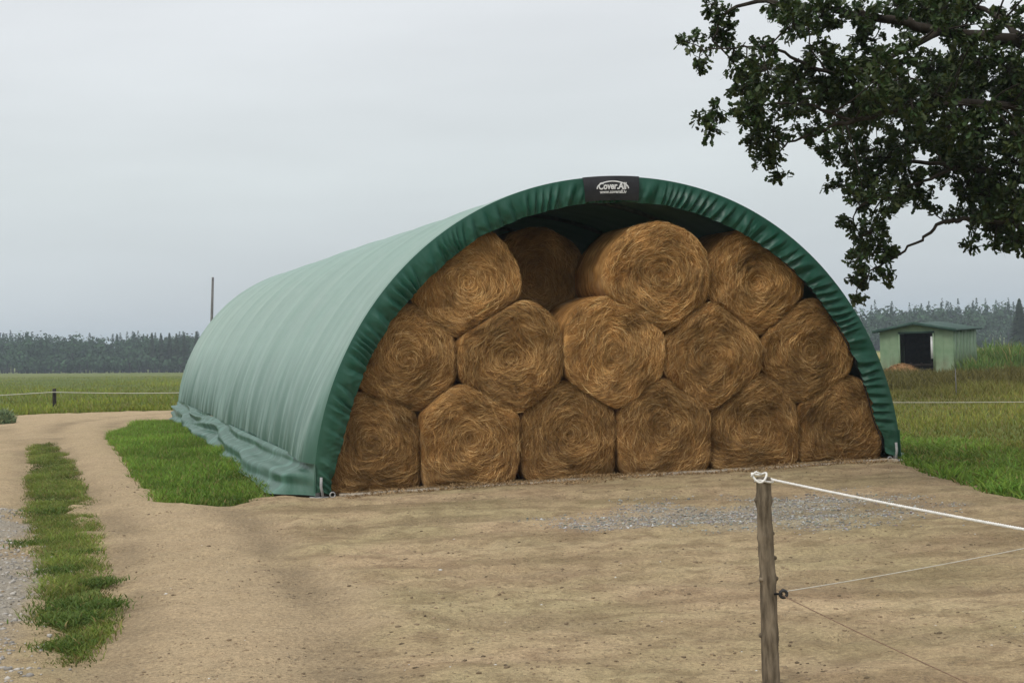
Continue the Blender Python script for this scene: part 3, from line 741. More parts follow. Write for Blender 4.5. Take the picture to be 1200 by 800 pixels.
for bi, (bu, bz, bw, br, tone, lab) in enumerate(BALES):
    sq = (.94 + .10 * rng.random(), rng.random() * 6.28)
    nb = [(o[0] - bu, o[1] - bz, o[3]) for j, o in enumerate(BALES) if j != bi and abs(o[2] - bw) < .6]
    def rad(th, bi=bi, bu=bu, bz=bz, br=br, nb=nb, sq=sq):
        th = np.asarray(th, float)
        r_ = br * (1.10 + .035 * vnoise(np.cos(th) * 1.6 + 7 * bi, np.sin(th) * 1.6, seed=100) + .02 * np.cos(2 * (th - sq[1])) + .012 * vnoise(np.cos(th) * 6, np.sin(th) * 6 + bi * 3, seed=101))
        r_ = r_ * (1 + .13 * sstep(.3, .7, -np.sin(th)) * (bz < .7))
        def lim(r_, L_, k_=.010):
            a_ = np.clip((r_ - L_) * 30, -30, 30); return np.where(a_ > 0, L_ - np.log1p(np.exp(-a_)) / 30, r_ - np.log1p(np.exp(a_)) / 30)
        for (dx, dz, ro) in nb:
            D = math.hypot(dx, dz)
            if D > 1.7: continue
            cs = np.cos(th - math.atan2(dz, dx)); share = (D * D + br * br - ro * ro) / (2 * D) * 1.0 + .004
            r_ = np.where(cs > .25, lim(r_, share / np.maximum(cs, .25)), r_)
        s_ = -np.sin(th); r_ = np.where(s_ > .2, lim(r_, (bz - .012) / np.maximum(s_, .2)), r_)
        for q in np.linspace(-.97, .97, 61):        # stay inside the cover
            pu, pv = prof(q); ax = pu - bu; az = pv - bz; Dn = math.hypot(ax, az)
            if Dn < .95:
                cs = np.cos(th - math.atan2(az, ax)); r_ = np.where(cs > .5, np.minimum(r_, (Dn - .085) / np.maximum(cs, .5)), r_)
        return r_
    hol = .05 * (bi % 3 == 1)
    def yface(r_, th, rad=rad, bi=bi, hol=hol):
        R_ = rad(th); q = np.clip(r_ / R_, 0, 1.03)
        y_ = -.022 * (1 - q ** 2) +   .062 * np.clip((q - .78) / .25, 0, 1) ** 2.2 + hol * np.exp(-(q / .22) ** 2)
        x_, z_ = r_ * np.cos(th), r_ * np.sin(th)
        spi = np.sin(2 * np.pi * (q * 6.5 + th / 6.283 + .5 * vnoise(x_ * 3 + bi, z_ * 3, seed=110)))
        y_ = y_ + .0045 * spi * np.clip(q * 3, 0, 1) + .034 * fbm(x_ * 3.6 + 11 * bi, z_ * 3.6, o=4, seed=111)
        ci, si = np.cos(th), np.sin(th)
        y_ = y_ + .016 * fbm(ci * 2.2 + bi, si * 2.2, q * 22, o=3, seed=112) * np.clip(q * 4, 0, 1)
        return y_
    th = np.arange(NT) * 2 * np.pi / NT; q = np.linspace(.012, 1, NRI)
    Q, T = np.meshgrid(q, th, indexing='ij'); Rm = rad(T)
    yf = yface(Q * Rm, T)
    ringsV = [np.stack([Q * Rm * np.cos(T), yf, Q * Rm * np.sin(T)], -1)]
    fib = [np.stack([np.cos(T) * 1.7 + bi * 3.1 + .5 * Q, np.sin(T) * 1.7, Q * 8.5 + 1.3 * fbm(Q * np.cos(T) * 3 + bi, Q * np.sin(T) * 3, o=3, seed=120)], -1)]
    dep = np.array([.18, .3, .6, .9, 1.12, 1.19]); Dp, T2 = np.meshgrid(dep, th, indexing='ij'); R2 = rad(T2)
    R2 = R2 * (1 + .012 * vnoise(T2 * 8, Dp * 6, seed=121)) - .08 * (Dp > 1.15)
    ringsV.append(np.stack([R2 * np.cos(T2), Dp, R2 * np.sin(T2)], -1))
    fib.append(np.stack([np.cos(T2) * 1.3 + bi * 3.1, np.sin(T2) * 1.3, 15 + Dp * 25], -1))
    V = np.concatenate([a.reshape(-1, 3) for a in ringsV]); FB = np.concatenate([a.reshape(-1, 3) for a in fib])
    nr = NRI + len(dep); Fq = gridfaces(nr, NT, True)
    V = np.concatenate([V, [[0, float(yf[0].mean()), 0], [0, 1.19, 0]]]); FB = np.concatenate([FB, [FB[0], FB[-1]]])
    i_ = np.arange(NT); nv0 = nr * NT
    Ft = np.concatenate([np.stack([i_, (i_ + 1) % NT, np.full(NT, nv0)], 1)[:, ::-1], np.stack([(nr - 1) * NT + i_, (nr - 1) * NT + (i_ + 1) % NT, np.full(NT, nv0 + 1)], 1)])
    cw = (SX + bu * math.cos(YAW) - bw * math.sin(YAW), SY + bu * math.sin(YAW) + bw * math.cos(YAW))
    bale = empty('hay_bale', (cw[0], cw[1], bz), YAW, lab, 'hay bale', 'round hay bales stacked in the shelter')
    mesh('rolled_hay', V, [Fq, Ft], M['hay'], bale, True, attrs={'fiber': FB, 'tone': np.full(len(V), tone)})
    Vs, Fs_, Cs = straw_strands(bi, 5600, rad, yface, .0013, .0034)
    st_ = mesh('loose_straw', Vs, Fs_, M['straw'], bale, cols=np.clip(Cs * tone * np.array([1.22, 1.09, .90]), 0, 1)); st_['kind'] = 'stuff'
# use the per-bale tone rather than a random one
t = M['hay'].node_tree
for n_ in list(t.nodes):
    if n_.type == 'OBJECT_INFO':
        at_ = N(t, 'ShaderNodeAttribute', attribute_name='tone'); rmp = n_.outputs['Random'].links[0].to_node
        mrg = N(t, 'ShaderNodeMapRange'); mrg.inputs[1].default_value = .7; mrg.inputs[2].default_value = 1.2
        t.links.new(at_.outputs['Fac'], mrg.inputs[0]); t.links.new(mrg.outputs[0], rmp.inputs[0])
# spilled hay along the foot of the stack
n = 6500; uu = rng.uniform(-3.5, 3.6, n); ww = -.02 - (.35 + .45 * np.clip(vnoise(uu * 1.3, 0 * uu, seed=150), 0, 1)) * rng.random(n) ** 2.2
wx = SX + uu * math.cos(YAW) - ww * math.sin(YAW); wy = SY + uu * math.sin(YAW) + ww * math.cos(YAW)
c = np.array([.36, .24, .12]) * (.5 + .8 * rng.random((n, 1)))
blades('spilled_hay', wx, wy, yard_z(wx, wy) + .01 * rng.random(n), .015 + .05 * rng.random(n), .006 + .006 * rng.random(n), c, 2.6, mat=M['straw'])

# ------------------------------------------------------------------ electric fence in front
post = empty('fence_post', (1.222, 7.6, 0), .4, 'round weathered wooden fence post standing in the dirt at the front', 'fence post')
t_ = MB(); zz = np.linspace(-.25, 1.085, 46)
rp = .0365 + .010 * (1 - (zz + .25) / 1.33) + .0018 * vnoise(zz * 9, 0 * zz, seed=130)
for kz in (.30, .58, .80, .97): rp = rp + .0058 * np.exp(-((zz - kz) / .018) ** 2)
px_ = .006 * vnoise(zz * 2.2, 0 * zz, seed=131); py_ = .006 * vnoise(zz * 2.2, 0 * zz + 9, seed=132)
t_.tube(np.stack([px_, py_, zz], 1), rp, 16, jit=.12); t_.build('trunk_post', M['post'], post, True)
for kz, ka in ((.97, 2.9), (.80, .2), (.58, 3.3), (.58, 5.9), (.30, 2.6), (.68, 6.2)):      # knots where twigs were cut
    t_ = MB(); dx, dy = math.cos(ka), math.sin(ka)
    t_.tube([(dx * .03, dy * .03, kz), (dx * .048, dy * .048, kz + .004), (dx * .053, dy * .053, kz + .006)], [.014, .011, .005], 8, jit=.2); t_.build('knot', M['post'], post, True)
ins = MB(); th = np.linspace(0, 2 * np.pi, 20)
ins.tube(np.stack([.070 + .017 * np.cos(th), -.035 + 0 * th, .51 + .017 * np.sin(th)], 1), .008, 8)
ins.tube([(.02, -.02, .51), (.06, -.03, .51), (.062, -.035, .51)], .006, 8)
io = ins.build('insulator', M['black'], post, True); io.rotation_euler = (0, 0, -.4)
def sagline(a, b, sag, n=60):
    t = np.linspace(0, 1, n)[:, None]; P = np.array(a) * (1 - t) + np.array(b) * t; P[:, 2] -= sag * 4 * (t * (1 - t))[:, 0]; return P
def strand(name, P, r, mat, label, cat, twist=True, extra=None):
    """a laid rope of three yarns, or a single thin wire"""
    t_ = MB(); P = np.asarray(P)
    if twist:
        Lc = np.concatenate([[0], np.cumsum(np.linalg.norm(np.diff(P, axis=0), axis=1))])
        m_ = int(Lc[-1] / .012) + 2; s_ = np.linspace(0, Lc[-1], m_); Q = np.stack([np.interp(s_, Lc, P[:, i]) for i in range(3)], 1)
        for k_ in range(3):
            a = s_ / .045 * 6.283 + k_ * 2.094
            t_.tube(Q + np.stack([.5 * r * np.cos(a), .3 * r * np.cos(a), .5 * r * np.sin(a)], 1), r * .62, 5)
    else: t_.tube(P, r, 6)
    if extra is not None:
        for e_, rr_ in extra: t_.tube(e_, rr_, 6)
    return tag(t_.build(name, mat, smooth=True), label, cat)
th = np.linspace(.2, 2 * np.pi + .2, 26)
loop1 = np.stack([1.222 - .030 + .036 * np.cos(th), 7.56 + .03 * np.sin(th), 1.094 + .016 * np.sin(th) + .012 * np.cos(2 * th)], 1)
loop2 = np.stack([1.222 + .044 * np.cos(th), 7.6 + .046 * np.sin(th), 1.068 + .006 * np.sin(th * 2)], 1)
tail = np.array([(1.20, 7.55, 1.105), (1.175, 7.545, 1.118), (1.155, 7.54, 1.106), (1.150, 7.54, 1.094)])
strand('fence_rope', sagline((1.255, 7.57, 1.075), (2.9, 3.0, 1.05), .03), .0064, M['rope'], 'white electric fence rope looped over the wooden post and running out right', 'rope', True,
       [(loop1, .0055), (loop2, .0055), (tail, .005)])
strand('fence_wire', sagline((1.285, 7.56, .505), (2.25, 3.0, .49), .03), .0026, M['wire'], 'thin brownish wire running from the insulator towards the lower right', 'wire', False)
strand('fence_wire', sagline((1.29, 7.57, .52), (4.4, 9.9, .56), .03), .0028, M['palewire'], 'thin pale wire running from the insulator away to the right', 'wire', False)
fp = empty('fence_post', (4.45, 9.95, 0), 1.0, 'round wooden fence post out of view to the right', 'fence post')
t_ = MB(); t_.tube(np.stack([0 * zz, 0 * zz, zz], 1), rp, 12, jit=.07); t_.build('trunk_post', M['post'], fp, True)
bpy.data.objects.remove(fp.children[0]); bpy.data.objects.remove(fp)

# ------------------------------------------------------------------ paddock fence at right, meadow fence at left
t_ = MB(); t_.tube([(10.35, 36.0, -.3), (10.355, 36, .3), (10.35, 36, .62)], [.014, .014, .012], 8)
tag(t_.build('fence_stake', M['grey']), 'thin pale fence stake in the paddock grass below the green shed', 'stake')
t_ = MB(); zq = float(terrain(5.2, 25.5)); t_.tube([(4.9, 25.5, zq - .2), (4.9, 25.5, .3), (4.91, 25.5, .75)], .035, 8, jit=.1)
strand('paddock_rope', sagline((4.6, 24.2, .58), (9.4, 23.6, .46), .02), .006, M['palewire'], 'pale fence rope across the paddock to the right of the shelter', 'rope', False)
lp = empty('fence_post', (-15.0, 50.2, float(terrain(-15, 50.2))), .3, 'short dark fence post in the meadow beyond the track at the left', 'fence post')
t_ = MB(); t_.tube([(0, 0, -.2), (0, 0, .3), (.01, 0, .72)], [.07, .065, .06], 10, jit=.1); t_.build('trunk_post', M['bark'], lp, True)
t_ = MB(); t_.box((0, -.07, .58), (.05, .04, .06)); t_.build('insulator', M['black'], lp)
z1 = float(terrain(-15, 50))
P = np.concatenate([sagline((-24, 48, z1 + .62), (-15.0, 50.1, z1 + .60), .06, 30), sagline((-15.0, 50.1, z1 + .60), (-7.0, 52.6, z1 + .38), .10, 30)[1:]])
strand('meadow_rope', P, .015, M['palewire'], 'pale sagging fence rope along the meadow beyond the dirt track', 'rope', False)

# small shrub at the left edge
sh_ = empty('shrub', (-13.0, 39.2, float(terrain(-13.0, 39.2))), 0, 'small green shrub beside the track at the left edge', 'shrub')
n = 900; a = rng.random(n) * 6.28; rr_ = .26 * np.sqrt(rng.random(n))
o = blades('foliage', rr_ * np.cos(a), rr_ * np.sin(a), (.05 + .30 * rng.random(n)) * (1 - (rr_ / .28) ** 2), .06 + .14 * rng.random(n), .03 + .03 * rng.random(n), gcol(n, (.20, .27, .14), .5, 0), 1.0, parent=sh_)
t_ = MB()
for k_ in range(6): t_.tube([(0, 0, -.03), (.06 * math.cos(k_), .06 * math.sin(k_), .15), (.16 * math.cos(k_), .16 * math.sin(k_), .34)], [.012, .009, .004], 5)
t_.build('stem', M['bark'], sh_)

# utility pole behind the shelter
zp = float(terrain(-29.4, 150)); up = empty('utility_pole', (-29.35, 150, zp), 0, 'thin grey utility pole rising behind the left flank of the shelter', 'pole')
t_ = MB(); t_.tube([(0, 0, -.3), (.1, 0, 5), (.42, 0, 8.18 - zp)], [.17, .14, .11], 10); t_.build('shaft', M['grey'], up, True)
t_ = MB(); t_.tube([(.40, 0, 7.8 - zp), (.43, -.15, 8.0 - zp)], .05, 6); t_.build('insulator', M['black'], up)

# ------------------------------------------------------------------ green shed
SA = -.10                                 # turned so that its right flank shows
zs = float(terrain(17.3, 66)) - .05
shed = empty('field_shed', (17.33, 66, zs), -.60, 'small pale green gabled field shed with a dark open doorway', 'shed')
w2, dp, eh, rh = 1.62, 3.1, 1.86, .30
dl, drt, dh = -.72, .76, 1.74
def ridge(u): return eh + rh * (1 - abs(u) / w2)
def panel_wall(name, pts, y0, y1, parent=shed, mat=M['shedwall']):
    n_ = len(pts); V = [(p[0], y0, p[1]) for p in pts] + [(p[0], y1, p[1]) for p in pts]
    bm = bmesh.new(); vs = [bm.verts.new(v) for v in V]
    bm.faces.new(vs[:n_]); bm.faces.new(vs[n_:][::-1])
    for i in range(n_): bm.faces.new((vs[i], vs[(i + 1) % n_], vs[n_ + (i + 1) % n_], vs[n_ + i]))
    bmesh.ops.recalc_face_normals(bm, faces=bm.faces)
    me = bpy.data.meshes.new(name); bm.to_mesh(me); bm.free(); me.materials.append(mat)
    o = bpy.data.objects.new(name, me); COL.objects.link(o); o.parent = parent; return o
# front cladding in separate sheets either side of the doorway
def sheets(a, b, y0, lo=0.0):
    k_ = max(1, round((b - a) / .42)); e_ = np.linspace(a, b, k_ + 1)
    for i in range(k_):
        p, q = e_[i] + .004, e_[i + 1] - .004
        pts = [(p, lo), (q, lo), (q, ridge(q) - .02)] + ([(0, ridge(0) - .02)] if p < 0 < q else []) + [(p, ridge(p) - .02)]
        off = .006 * (i % 2); panel_wall('wall_sheet', pts, y0 - off, y0 + .03 - off)
sheets(-w2, dl, 0); sheets(drt, w2, 0); sheets(dl, drt, 0, dh)
sheets(-w2, w2, dp)
for sgn in (-1, 1):
    e_ = np.linspace(.035, dp - .005, 8)
    for i in range(7):
        if sgn == 1 and i == 5: lo_, hi_ = None, None
        off = .006 * (i % 2); t_ = MB(); t_.box((sgn * (w2 - .015 + off), (e_[i] + e_[i + 1]) / 2, eh / 2 - .01), (.028, e_[i + 1] - e_[i] - .008, eh - .02)); t_.build('wall_sheet', M['shedwall'], shed)
for sgn in (-1, 1):                       # two corrugated roof slopes
    nn = 60; uu = np.array([0, w2 * .5, w2 + .22]); yy = np.linspace(-.28, dp + .2, nn)
    V = []
    for lay in (0, -.05):
        for q in uu:
            for i, y_ in enumerate(yy): V.append((sgn * q, y_, eh + rh * (1 - q / w2) + .05 + lay + .015 * math.sin(y_ * 2 * math.pi / .2) * (q > 0)))
    V = np.array(V); g1 = gridfaces(3, nn)
    rim = [[i, i + 1, 3 * nn + i + 1, 3 * nn + i] for i in range(2 * nn, 3 * nn - 1)] + [[j * nn, (j + 1) * nn, 3 * nn + (j + 1) * nn, 3 * nn + j * nn] for j in range(2)]
    mesh('roof', V, np.concatenate([g1, g1[:, ::-1] + 3 * nn, rim]), M['shedroof'], shed)
    t_ = MB(); ang = math.atan2(rh, w2); L_ = math.hypot(w2 + .22, rh * (w2 + .22) / w2)
    t_.box((sgn * (w2 + .22) / 2, -.295, eh + rh * (1 - (w2 + .22) / 2 / w2) + .02), (L_, .03, .13), Matrix.Rotation(sgn * ang, 4, 'Y')); t_.build('fascia', M['shedroof'], shed)
for x_ in (dl - .02, drt + .02):
    t_ = MB(); t_.box((x_, -.02, dh / 2), (.07, .06, dh)); t_.build('door_jamb', M['shedwall'], shed)
t_ = MB(); t_.box((0.02, -.022, dh + .04), (drt - dl + .1, .06, .08)); t_.build('lintel', M['shedroof'], shed)
t_ = MB(); t_.box((drt - .10, .10, 1.12), (.11, .03, .95)); t_.build('white_strip', M['white'], shed)  # narrow white strip just inside the right of the doorway
t_ = MB(); t_.box((0, dp - .2, dh / 2), (w2 * 2 - .1, .03, eh - .1)); t_.build('inner_lining', M['darkwood'], shed)  # back lining coloured almost black to paint the interior's shade
t_ = MB()
for z_ in (.16, .36): t_.box((.12, .25, z_), (1.1, .05, .12))
for x_ in (-.35, .1, .6): t_.box((x_, .30, .24), (.07, .05, .5))
tag(t_.build('trough', M['darkwood']), 'dark low wooden hurdle inside the shed doorway', 'hurdle')
tr = [o for o in COL.objects if o.name == 'trough'][0]; tr.name = 'hurdle'; tr.location = shed.location; tr.rotation_euler = shed.rotation_euler
# straw heap in front of the shed
hp = empty('straw_heap', (16.05, 63.6, float(terrain(16, 63.6)) - .03), 0, 'low orange brown heap of old straw in front of the shed', 'straw heap')
th = np.arange(40) * 2 * np.pi / 40; q = np.linspace(0.02, 1, 12); Q, T = np.meshgrid(q, th, indexing='ij')
ex = (.85 * Q * np.cos(T)); ey = (.7 * Q * np.sin(T))
hz = .42 * (1 - Q ** 1.8) * (1 + .25 * fbm(ex * 3, ey * 3, o=3, seed=140)) + .03
mesh('mound', np.stack([ex, ey, hz], -1), gridfaces(12, 40, True), mat_simple('old straw', (.16, .085, .035), (.34, .20, .09), 9, .95, .1, .8, .03), hp, True)
n = 2500; a = rng.random(n) * 6.28; rr_ = np.sqrt(rng.random(n))
ex, ey = .87 * rr_ * np.cos(a), .72 * rr_ * np.sin(a); hz = .42 * (1 - rr_ ** 1.8) + .02
blades('loose_straw', ex, ey, hz, .04 + .08 * rng.random(n), .012 + .012 * rng.random(n), np.array([.33, .20, .09]) * (.5 + .8 * rng.random((n, 1))), 1.8, mat=M['straw'], parent=hp)

# ------------------------------------------------------------------ far woods
def conifer(h, w, n, dark, rg):
    t = rg.random(n) ** .8; z = h * (.08 + .92 * t); env = w * .5 * (1 - t) ** .85 + .12
    env = env * 1.0
    a = rg.random(n) * 6.283; r_ = env * (.35 + .65 * rg.random(n)); s_ = .35 + .9 * (1 - t) * (.5 + rg.random(n))
    c0 = np.stack([r_ * .3 * np.cos(a), r_ * .3 * np.sin(a), z + .35 * s_], 1)
    tip = np.stack([(r_ + .35 * s_) * np.cos(a), (r_ + .35 * s_) * np.sin(a), z - .3 * s_], 1)
    sd_v = np.stack([-np.sin(a), np.cos(a), 0 * a], 1) * (s_ * .55)[:, None]
    mid = (c0 + tip) / 2
    V = np.stack([c0, mid + sd_v, tip, mid - sd_v], 1).reshape(-1, 3)
    c = np.array(dark) * (.55 + .9 * rg.random((n, 1))); return V, np.arange(n * 4).reshape(-1, 4), np.repeat(c, 4, 0)
def broadleaf(h, w, n, dark, rg):
    k_ = 14; cc = rg.normal(0, 1, (k_, 3)); cc /= np.linalg.norm(cc, axis=1)[:, None]
    cc = cc * rg.uniform(.2, .8, (k_, 1)) * np.array([w * .42, w * .42, h * .33]) + np.array([0, 0, h * .58])
    i = rg.integers(0, k_, n); d = rg.normal(0, 1, (n, 3)); d /= np.linalg.norm(d, axis=1)[:, None]
    P = cc[i] + d * (w * .22) * (.7 + .4 * rg.random((n, 1)))
    a = rg.normal(0, 1, (n, 3)); b = np.cross(a, d); b /= np.linalg.norm(b, axis=1)[:, None] + 1e-9; a = np.cross(b, d); s_ = .25 + .35 * rg.random((n, 1))
    V = np.stack([P + a * s_, P + b * s_ * .8, P - a * s_ + d * .1, P - b * s_ * .8], 1).reshape(-1, 3)
    shade = (.7 + .6 * rg.random((k_, 1)))[i]
    c = np.array(dark) * (.6 + .7 * rg.random((n, 1))) * shade; return V, np.arange(n * 4).reshape(-1, 4), np.repeat(c, 4, 0)
def wood(name, trees, kindseed):
    rg = np.random.default_rng(kindseed); VV, FF, CC, b = [], [], [], 0
    for (x_, y_, h_, w_, kind, n_) in trees:
        zt = float(terrain(x_, y_))
        V, F_, C_ = (conifer if kind else broadleaf)(h_, w_, n_, (.024, .054, .036) if kind else (.040, .078, .040), rg)
        VV.append(V + np.array([x_, y_, zt])); FF.append(F_ + b); CC.append(C_); b += len(V)
        # a stem under each crown
        tv = np.array([(s1 * .18, s2 * .18, q) for q in (-.5, h_ * .6) for s1, s2 in ((-1, -1), (1, -1), (1, 1), (-1, 1))]) + np.array([x_, y_, zt])
        VV.append(tv); FF.append(np.array([[0, 1, 5, 4], [1, 2, 6, 5], [2, 3, 7, 6], [3, 0, 4, 7]]) + b); CC.append(np.full((8, 3), .04)); b += 8
    o = mesh(name, np.concatenate(VV), np.concatenate(FF), M['needle'], cols=np.concatenate(CC)); o['kind'] = 'stuff'; return o
rg = np.random.default_rng(5)
def tops_left(x_): return np.interp(x_ / 450, [-.36, -.333, -.305, -.278, -.25, -.222, -.2, -.17, -.05, .1], [7.8, 7.7, 7.1, 6.0, 5.7, 5.7, 5.3, 5.6, 6.2, 6.8])
tl, tr_ = [], []
for k_ in range(520):
    y_ = 430 + 90 * rg.random(); r_ = rg.uniform(-.44, -.02); x_ = r_ * y_
    base = float(terrain(x_, y_)); top = float(tops_left(r_ * 450)) * (y_ / 450) ** .6
    kind = rg.random() < (.32 if y_ > 470 else .15)
    f_ = 1.0 if y_ > 470 else rg.uniform(.62, .9)
    h_ = (top - base) * f_ * rg.uniform(.94, 1.03)
    tl.append((x_, y_, h_, rg.uniform(5.5, 8) if kind else rg.uniform(7, 11), kind, 170 if kind else 200))
for k_ in range(140):                       # pale willow scrub along the wood's foot
    r_ = rg.uniform(-.42, -.1); y_ = rg.uniform(418, 430); tl.append((r_ * y_, y_, rg.uniform(3, 5.5), rg.uniform(5, 8), False, 120))
wood('far_wood', tl, 11)
def tops_right(r_): return np.interp(r_, [.0, .15, .2, .27, .36, .45], [7.2, 7.6, 7.8, 7.0, 6.4, 6.6])
for k_ in range(480):
    y_ = 430 + 80 * rg.random(); r_ = rg.uniform(-.02, .46); x_ = r_ * y_
    base = float(terrain(x_, y_)); top = float(tops_right(r_)) * (y_ / 450) ** .5
    kind = rg.random() < .28
    h_ = (top - base) * (1.0 if y_ > 460 else rg.uniform(.75, .97)) * rg.uniform(.92, 1.03)
    tr_.append((x_, y_, h_, rg.uniform(5.2, 7.5) if kind else rg.uniform(7, 10), kind, 170 if kind else 190))
for k_ in range(150):                      # undergrowth along the foot of the right-hand wood
    r_ = rg.uniform(-.02, .46); y_ = rg.uniform(420, 432); tr_.append((r_ * y_, y_, rg.uniform(3.5, 7.5), rg.uniform(6, 9), False, 110))
wood('far_wood', tr_, 12)
def far_tree(x_, y_, h_, w_, kind, label, group=None, name='spruce_tree', n_=420):
    rg2 = np.random.default_rng(int(abs(x_) * 7)); t_ = empty(name, (x_, y_, float(terrain(x_, y_))), 0, label, 'tree', group)
    V, F_, C_ = (conifer if kind else broadleaf)(h_, w_, n_, (.030, .048, .024) if kind else (.055, .085, .03), rg2)
    mesh('crown', V, F_, M['needle'], t_, cols=C_)
    b_ = MB(); b_.tube([(0, 0, -.4), (0, 0, h_ * .4), (0, 0, h_ * .9)], [.28, .2, .05], 8); b_.build('trunk', M['bark'], t_)
for r_ in (-.234, -.228, -.2225, -.218, -.213, -.205):
    y_ = 424 + 5 * rg.random(); far_tree(r_ * y_, y_, 10.4 + 1.2 * rg.random(), 4.2, True, 'dark pointed spruce at the wood edge left of the utility pole', 'spruces at the wood edge')
far_tree(.3305 * 300, 300, 9.6, 5.6, True, 'dark tall spruce standing nearer than the wood at the right edge', n_=700)
far_tree(.345 * 296, 296, 10.0, 6.0, False, 'dark bushy tree at the right edge just beside the tall spruce', name='bushy_tree', n_=900)

# ------------------------------------------------------------------ overhanging oak
def unpx(px, py, Yd):
    """design-time placement: world point at depth Yd"""
    a, b = px - 600, 400 - py
    x_ = a * math.cos(ROLL) + b * math.sin(ROLL); v = b * math.cos(ROLL) - a * math.sin(ROLL)
    c, s_ = math.cos(PITCH), math.sin(PITCH); dy = c - s_ * v / F_PX
    t = Yd / dy; return np.array([x_ / F_PX * t, Yd, CAM_H + (s_ + c * v / F_PX) * t])
CL = """805 50 12;820 68 13;840 45 16;846 18 13;832 5 12;862 62 13;892 56 13;872 82 14;822 140 12;838 132 13;832 152 10;870 100 20;900 80 24;880 128 22;905 160 20;885 162 14;930 122 25;940 92 24;960 62 20;930 28 22;960 20 24;915 8 16;990 85 24;972 112 24;1000 122 22;893 188 12;912 202 10;905 180 10;945 160 10;958 150 11;1012 50 16;1040 78 18;1052 102 24;1030 132 20;1076 122 24;1010 18 20;1050 12 20;1090 12 22;1130 8 24;1116 36 20;1090 80 22;1120 82 24;1150 72 24;1182 80 20;1180 14 15;1100 106 20;1140 112 26;1182 118 26;1110 150 24;1150 152 28;1192 152 28;1088 162 20;1112 192 24;1150 192 28;1190 192 28;1160 226 24;1192 240 24;1172 262 20;1196 280 16;1138 282 11;1168 286 13;970 182 13;962 172 10;995 166 14;1002 190 18;1022 204 20;1042 182 18;1062 205 20;985 220 14;1010 232 20;1042 232 20;1076 226 17;998 260 14;1020 272 20;1008 302 18;1036 296 16;1000 326 13;1020 326 15;1038 326 8;1004 346 9;1094 246 13;1120 252 12;1150 250 16;1060 170 16;1130 220 18;1215 100 30;1220 180 30;1215 240 26;1220 30 26"""
CL = [tuple(float(q) for q in l.split()) for l in CL.split(';')]
oak = empty('oak_tree', (8.6, 16.2, 0), 0, 'large dark oak reaching in from the right over the shelter corner', 'tree')
OFF = np.array([8.6, 16.2, 0])
bm_tr = MB()
zt = np.array([-.3, 0, .4, 1.2, 2.4, 3.6, 4.6]); trk = np.stack([.1 * zt * 0 - .03 * zt, .03 * zt, zt], 1)
bm_tr.tube(trk, [.75, .62, .50, .43, .40, .38, .34], 16, jit=.08); bm_tr.build('trunk', M['bark'], oak, True)
fork = trk[-1]
LIMBS = [  # pixel-derived design points (px, py, depth), thickness
 ([(1290, 95, 16.2), (1200, 48, 16.0), (1150, 42, 15.8), (1100, 38, 15.6), (1060, 26, 15.5), (1020, 20, 15.4), (980, 14, 15.3), (930, 6, 15.2), (880, -2, 15.2), (845, 20, 15.2), (835, 48, 15.2)], .135, .012),
 ([(1100, 38, 15.6), (1060, 60, 15.4), (1020, 80, 15.2), (975, 88, 15.1), (935, 72, 15.0), (900, 54, 14.9), (865, 55, 14.9), (825, 60, 14.9)], .055, .008),
 ([(1330, 190, 16.2), (1230, 135, 15.8), (1170, 120, 15.5), (1110, 122, 15.3), (1050, 128, 15.1), (1000, 143, 15.0), (960, 152, 14.9), (925, 165, 14.8), (905, 185, 14.8)], .10, .008),
 ([(1000, 143, 15.0), (960, 125, 14.9), (910, 120, 14.8), (870, 128, 14.8), (835, 142, 14.8)], .03, .006),
 ([(1335, 260, 16.4), (1240, 220, 16.3), (1180, 205, 16.2), (1120, 196, 16.1), (1060, 190, 16.0), (1010, 185, 15.9), (975, 180, 15.9)], .09, .009),
 ([(1335, 320, 16.4), (1240, 285, 16.2), (1190, 262, 16.0), (1145, 258, 15.9), (1110, 256, 15.8), (1095, 268, 15.8), (1080, 278, 15.8), (1048, 303, 15.7), (1020, 318, 15.7), (1004, 340, 15.7)], .065, .007),
 ([(1120, 196, 16.1), (1075, 215, 15.9), (1040, 225, 15.8), (1000, 245, 15.7), (1000, 300, 15.7)], .03, .006),
 ([(1240, 220, 16.3), (1190, 160, 16.9), (1140, 110, 17.2), (1085, 90, 17.4), (1030, 100, 17.4)], .06, .01),
 ([(1200, 48, 16.0), (1170, 20, 16.5), (1130, 0, 16.8), (1080, -25, 17)], .06, .02),
 ([(975, 88, 15.1), (950, 60, 15.1), (945, 25, 15.1)], .02, .006),
]
boughs, segs = [], []
for li, (pl, ra, rb_) in enumerate(LIMBS):
    P = np.array([unpx(*p) for p in pl]) - OFF
    if pl[0][0] > 1250: P = np.concatenate([[fork - np.array([0, 0, .6 if pl[0][1] > 150 else .0])], P])
    tt = np.linspace(0, 1, len(P)); tq = np.linspace(0, 1, len(P) * 4)
    Q = np.stack([np.interp(tq, tt, P[:, i]) for i in range(3)], 1)
    for _ in range(3): Q[1:-1] = (Q[:-2] + 2 * Q[1:-1] + Q[2:]) / 4
    Q[1:-1] += rng.normal(0, .012, Q[1:-1].shape)
    rr_ = (ra + (rb_ - ra) * tq ** .7) * .72
    boughs.append(dict(Q=Q, r=rr_, mb=MB(), leaves=[], W=Q[6:] + OFF - np.array([0, 0, CAM_H]))); boughs[-1]['mb'].tube(Q, rr_, 8, jit=.12)
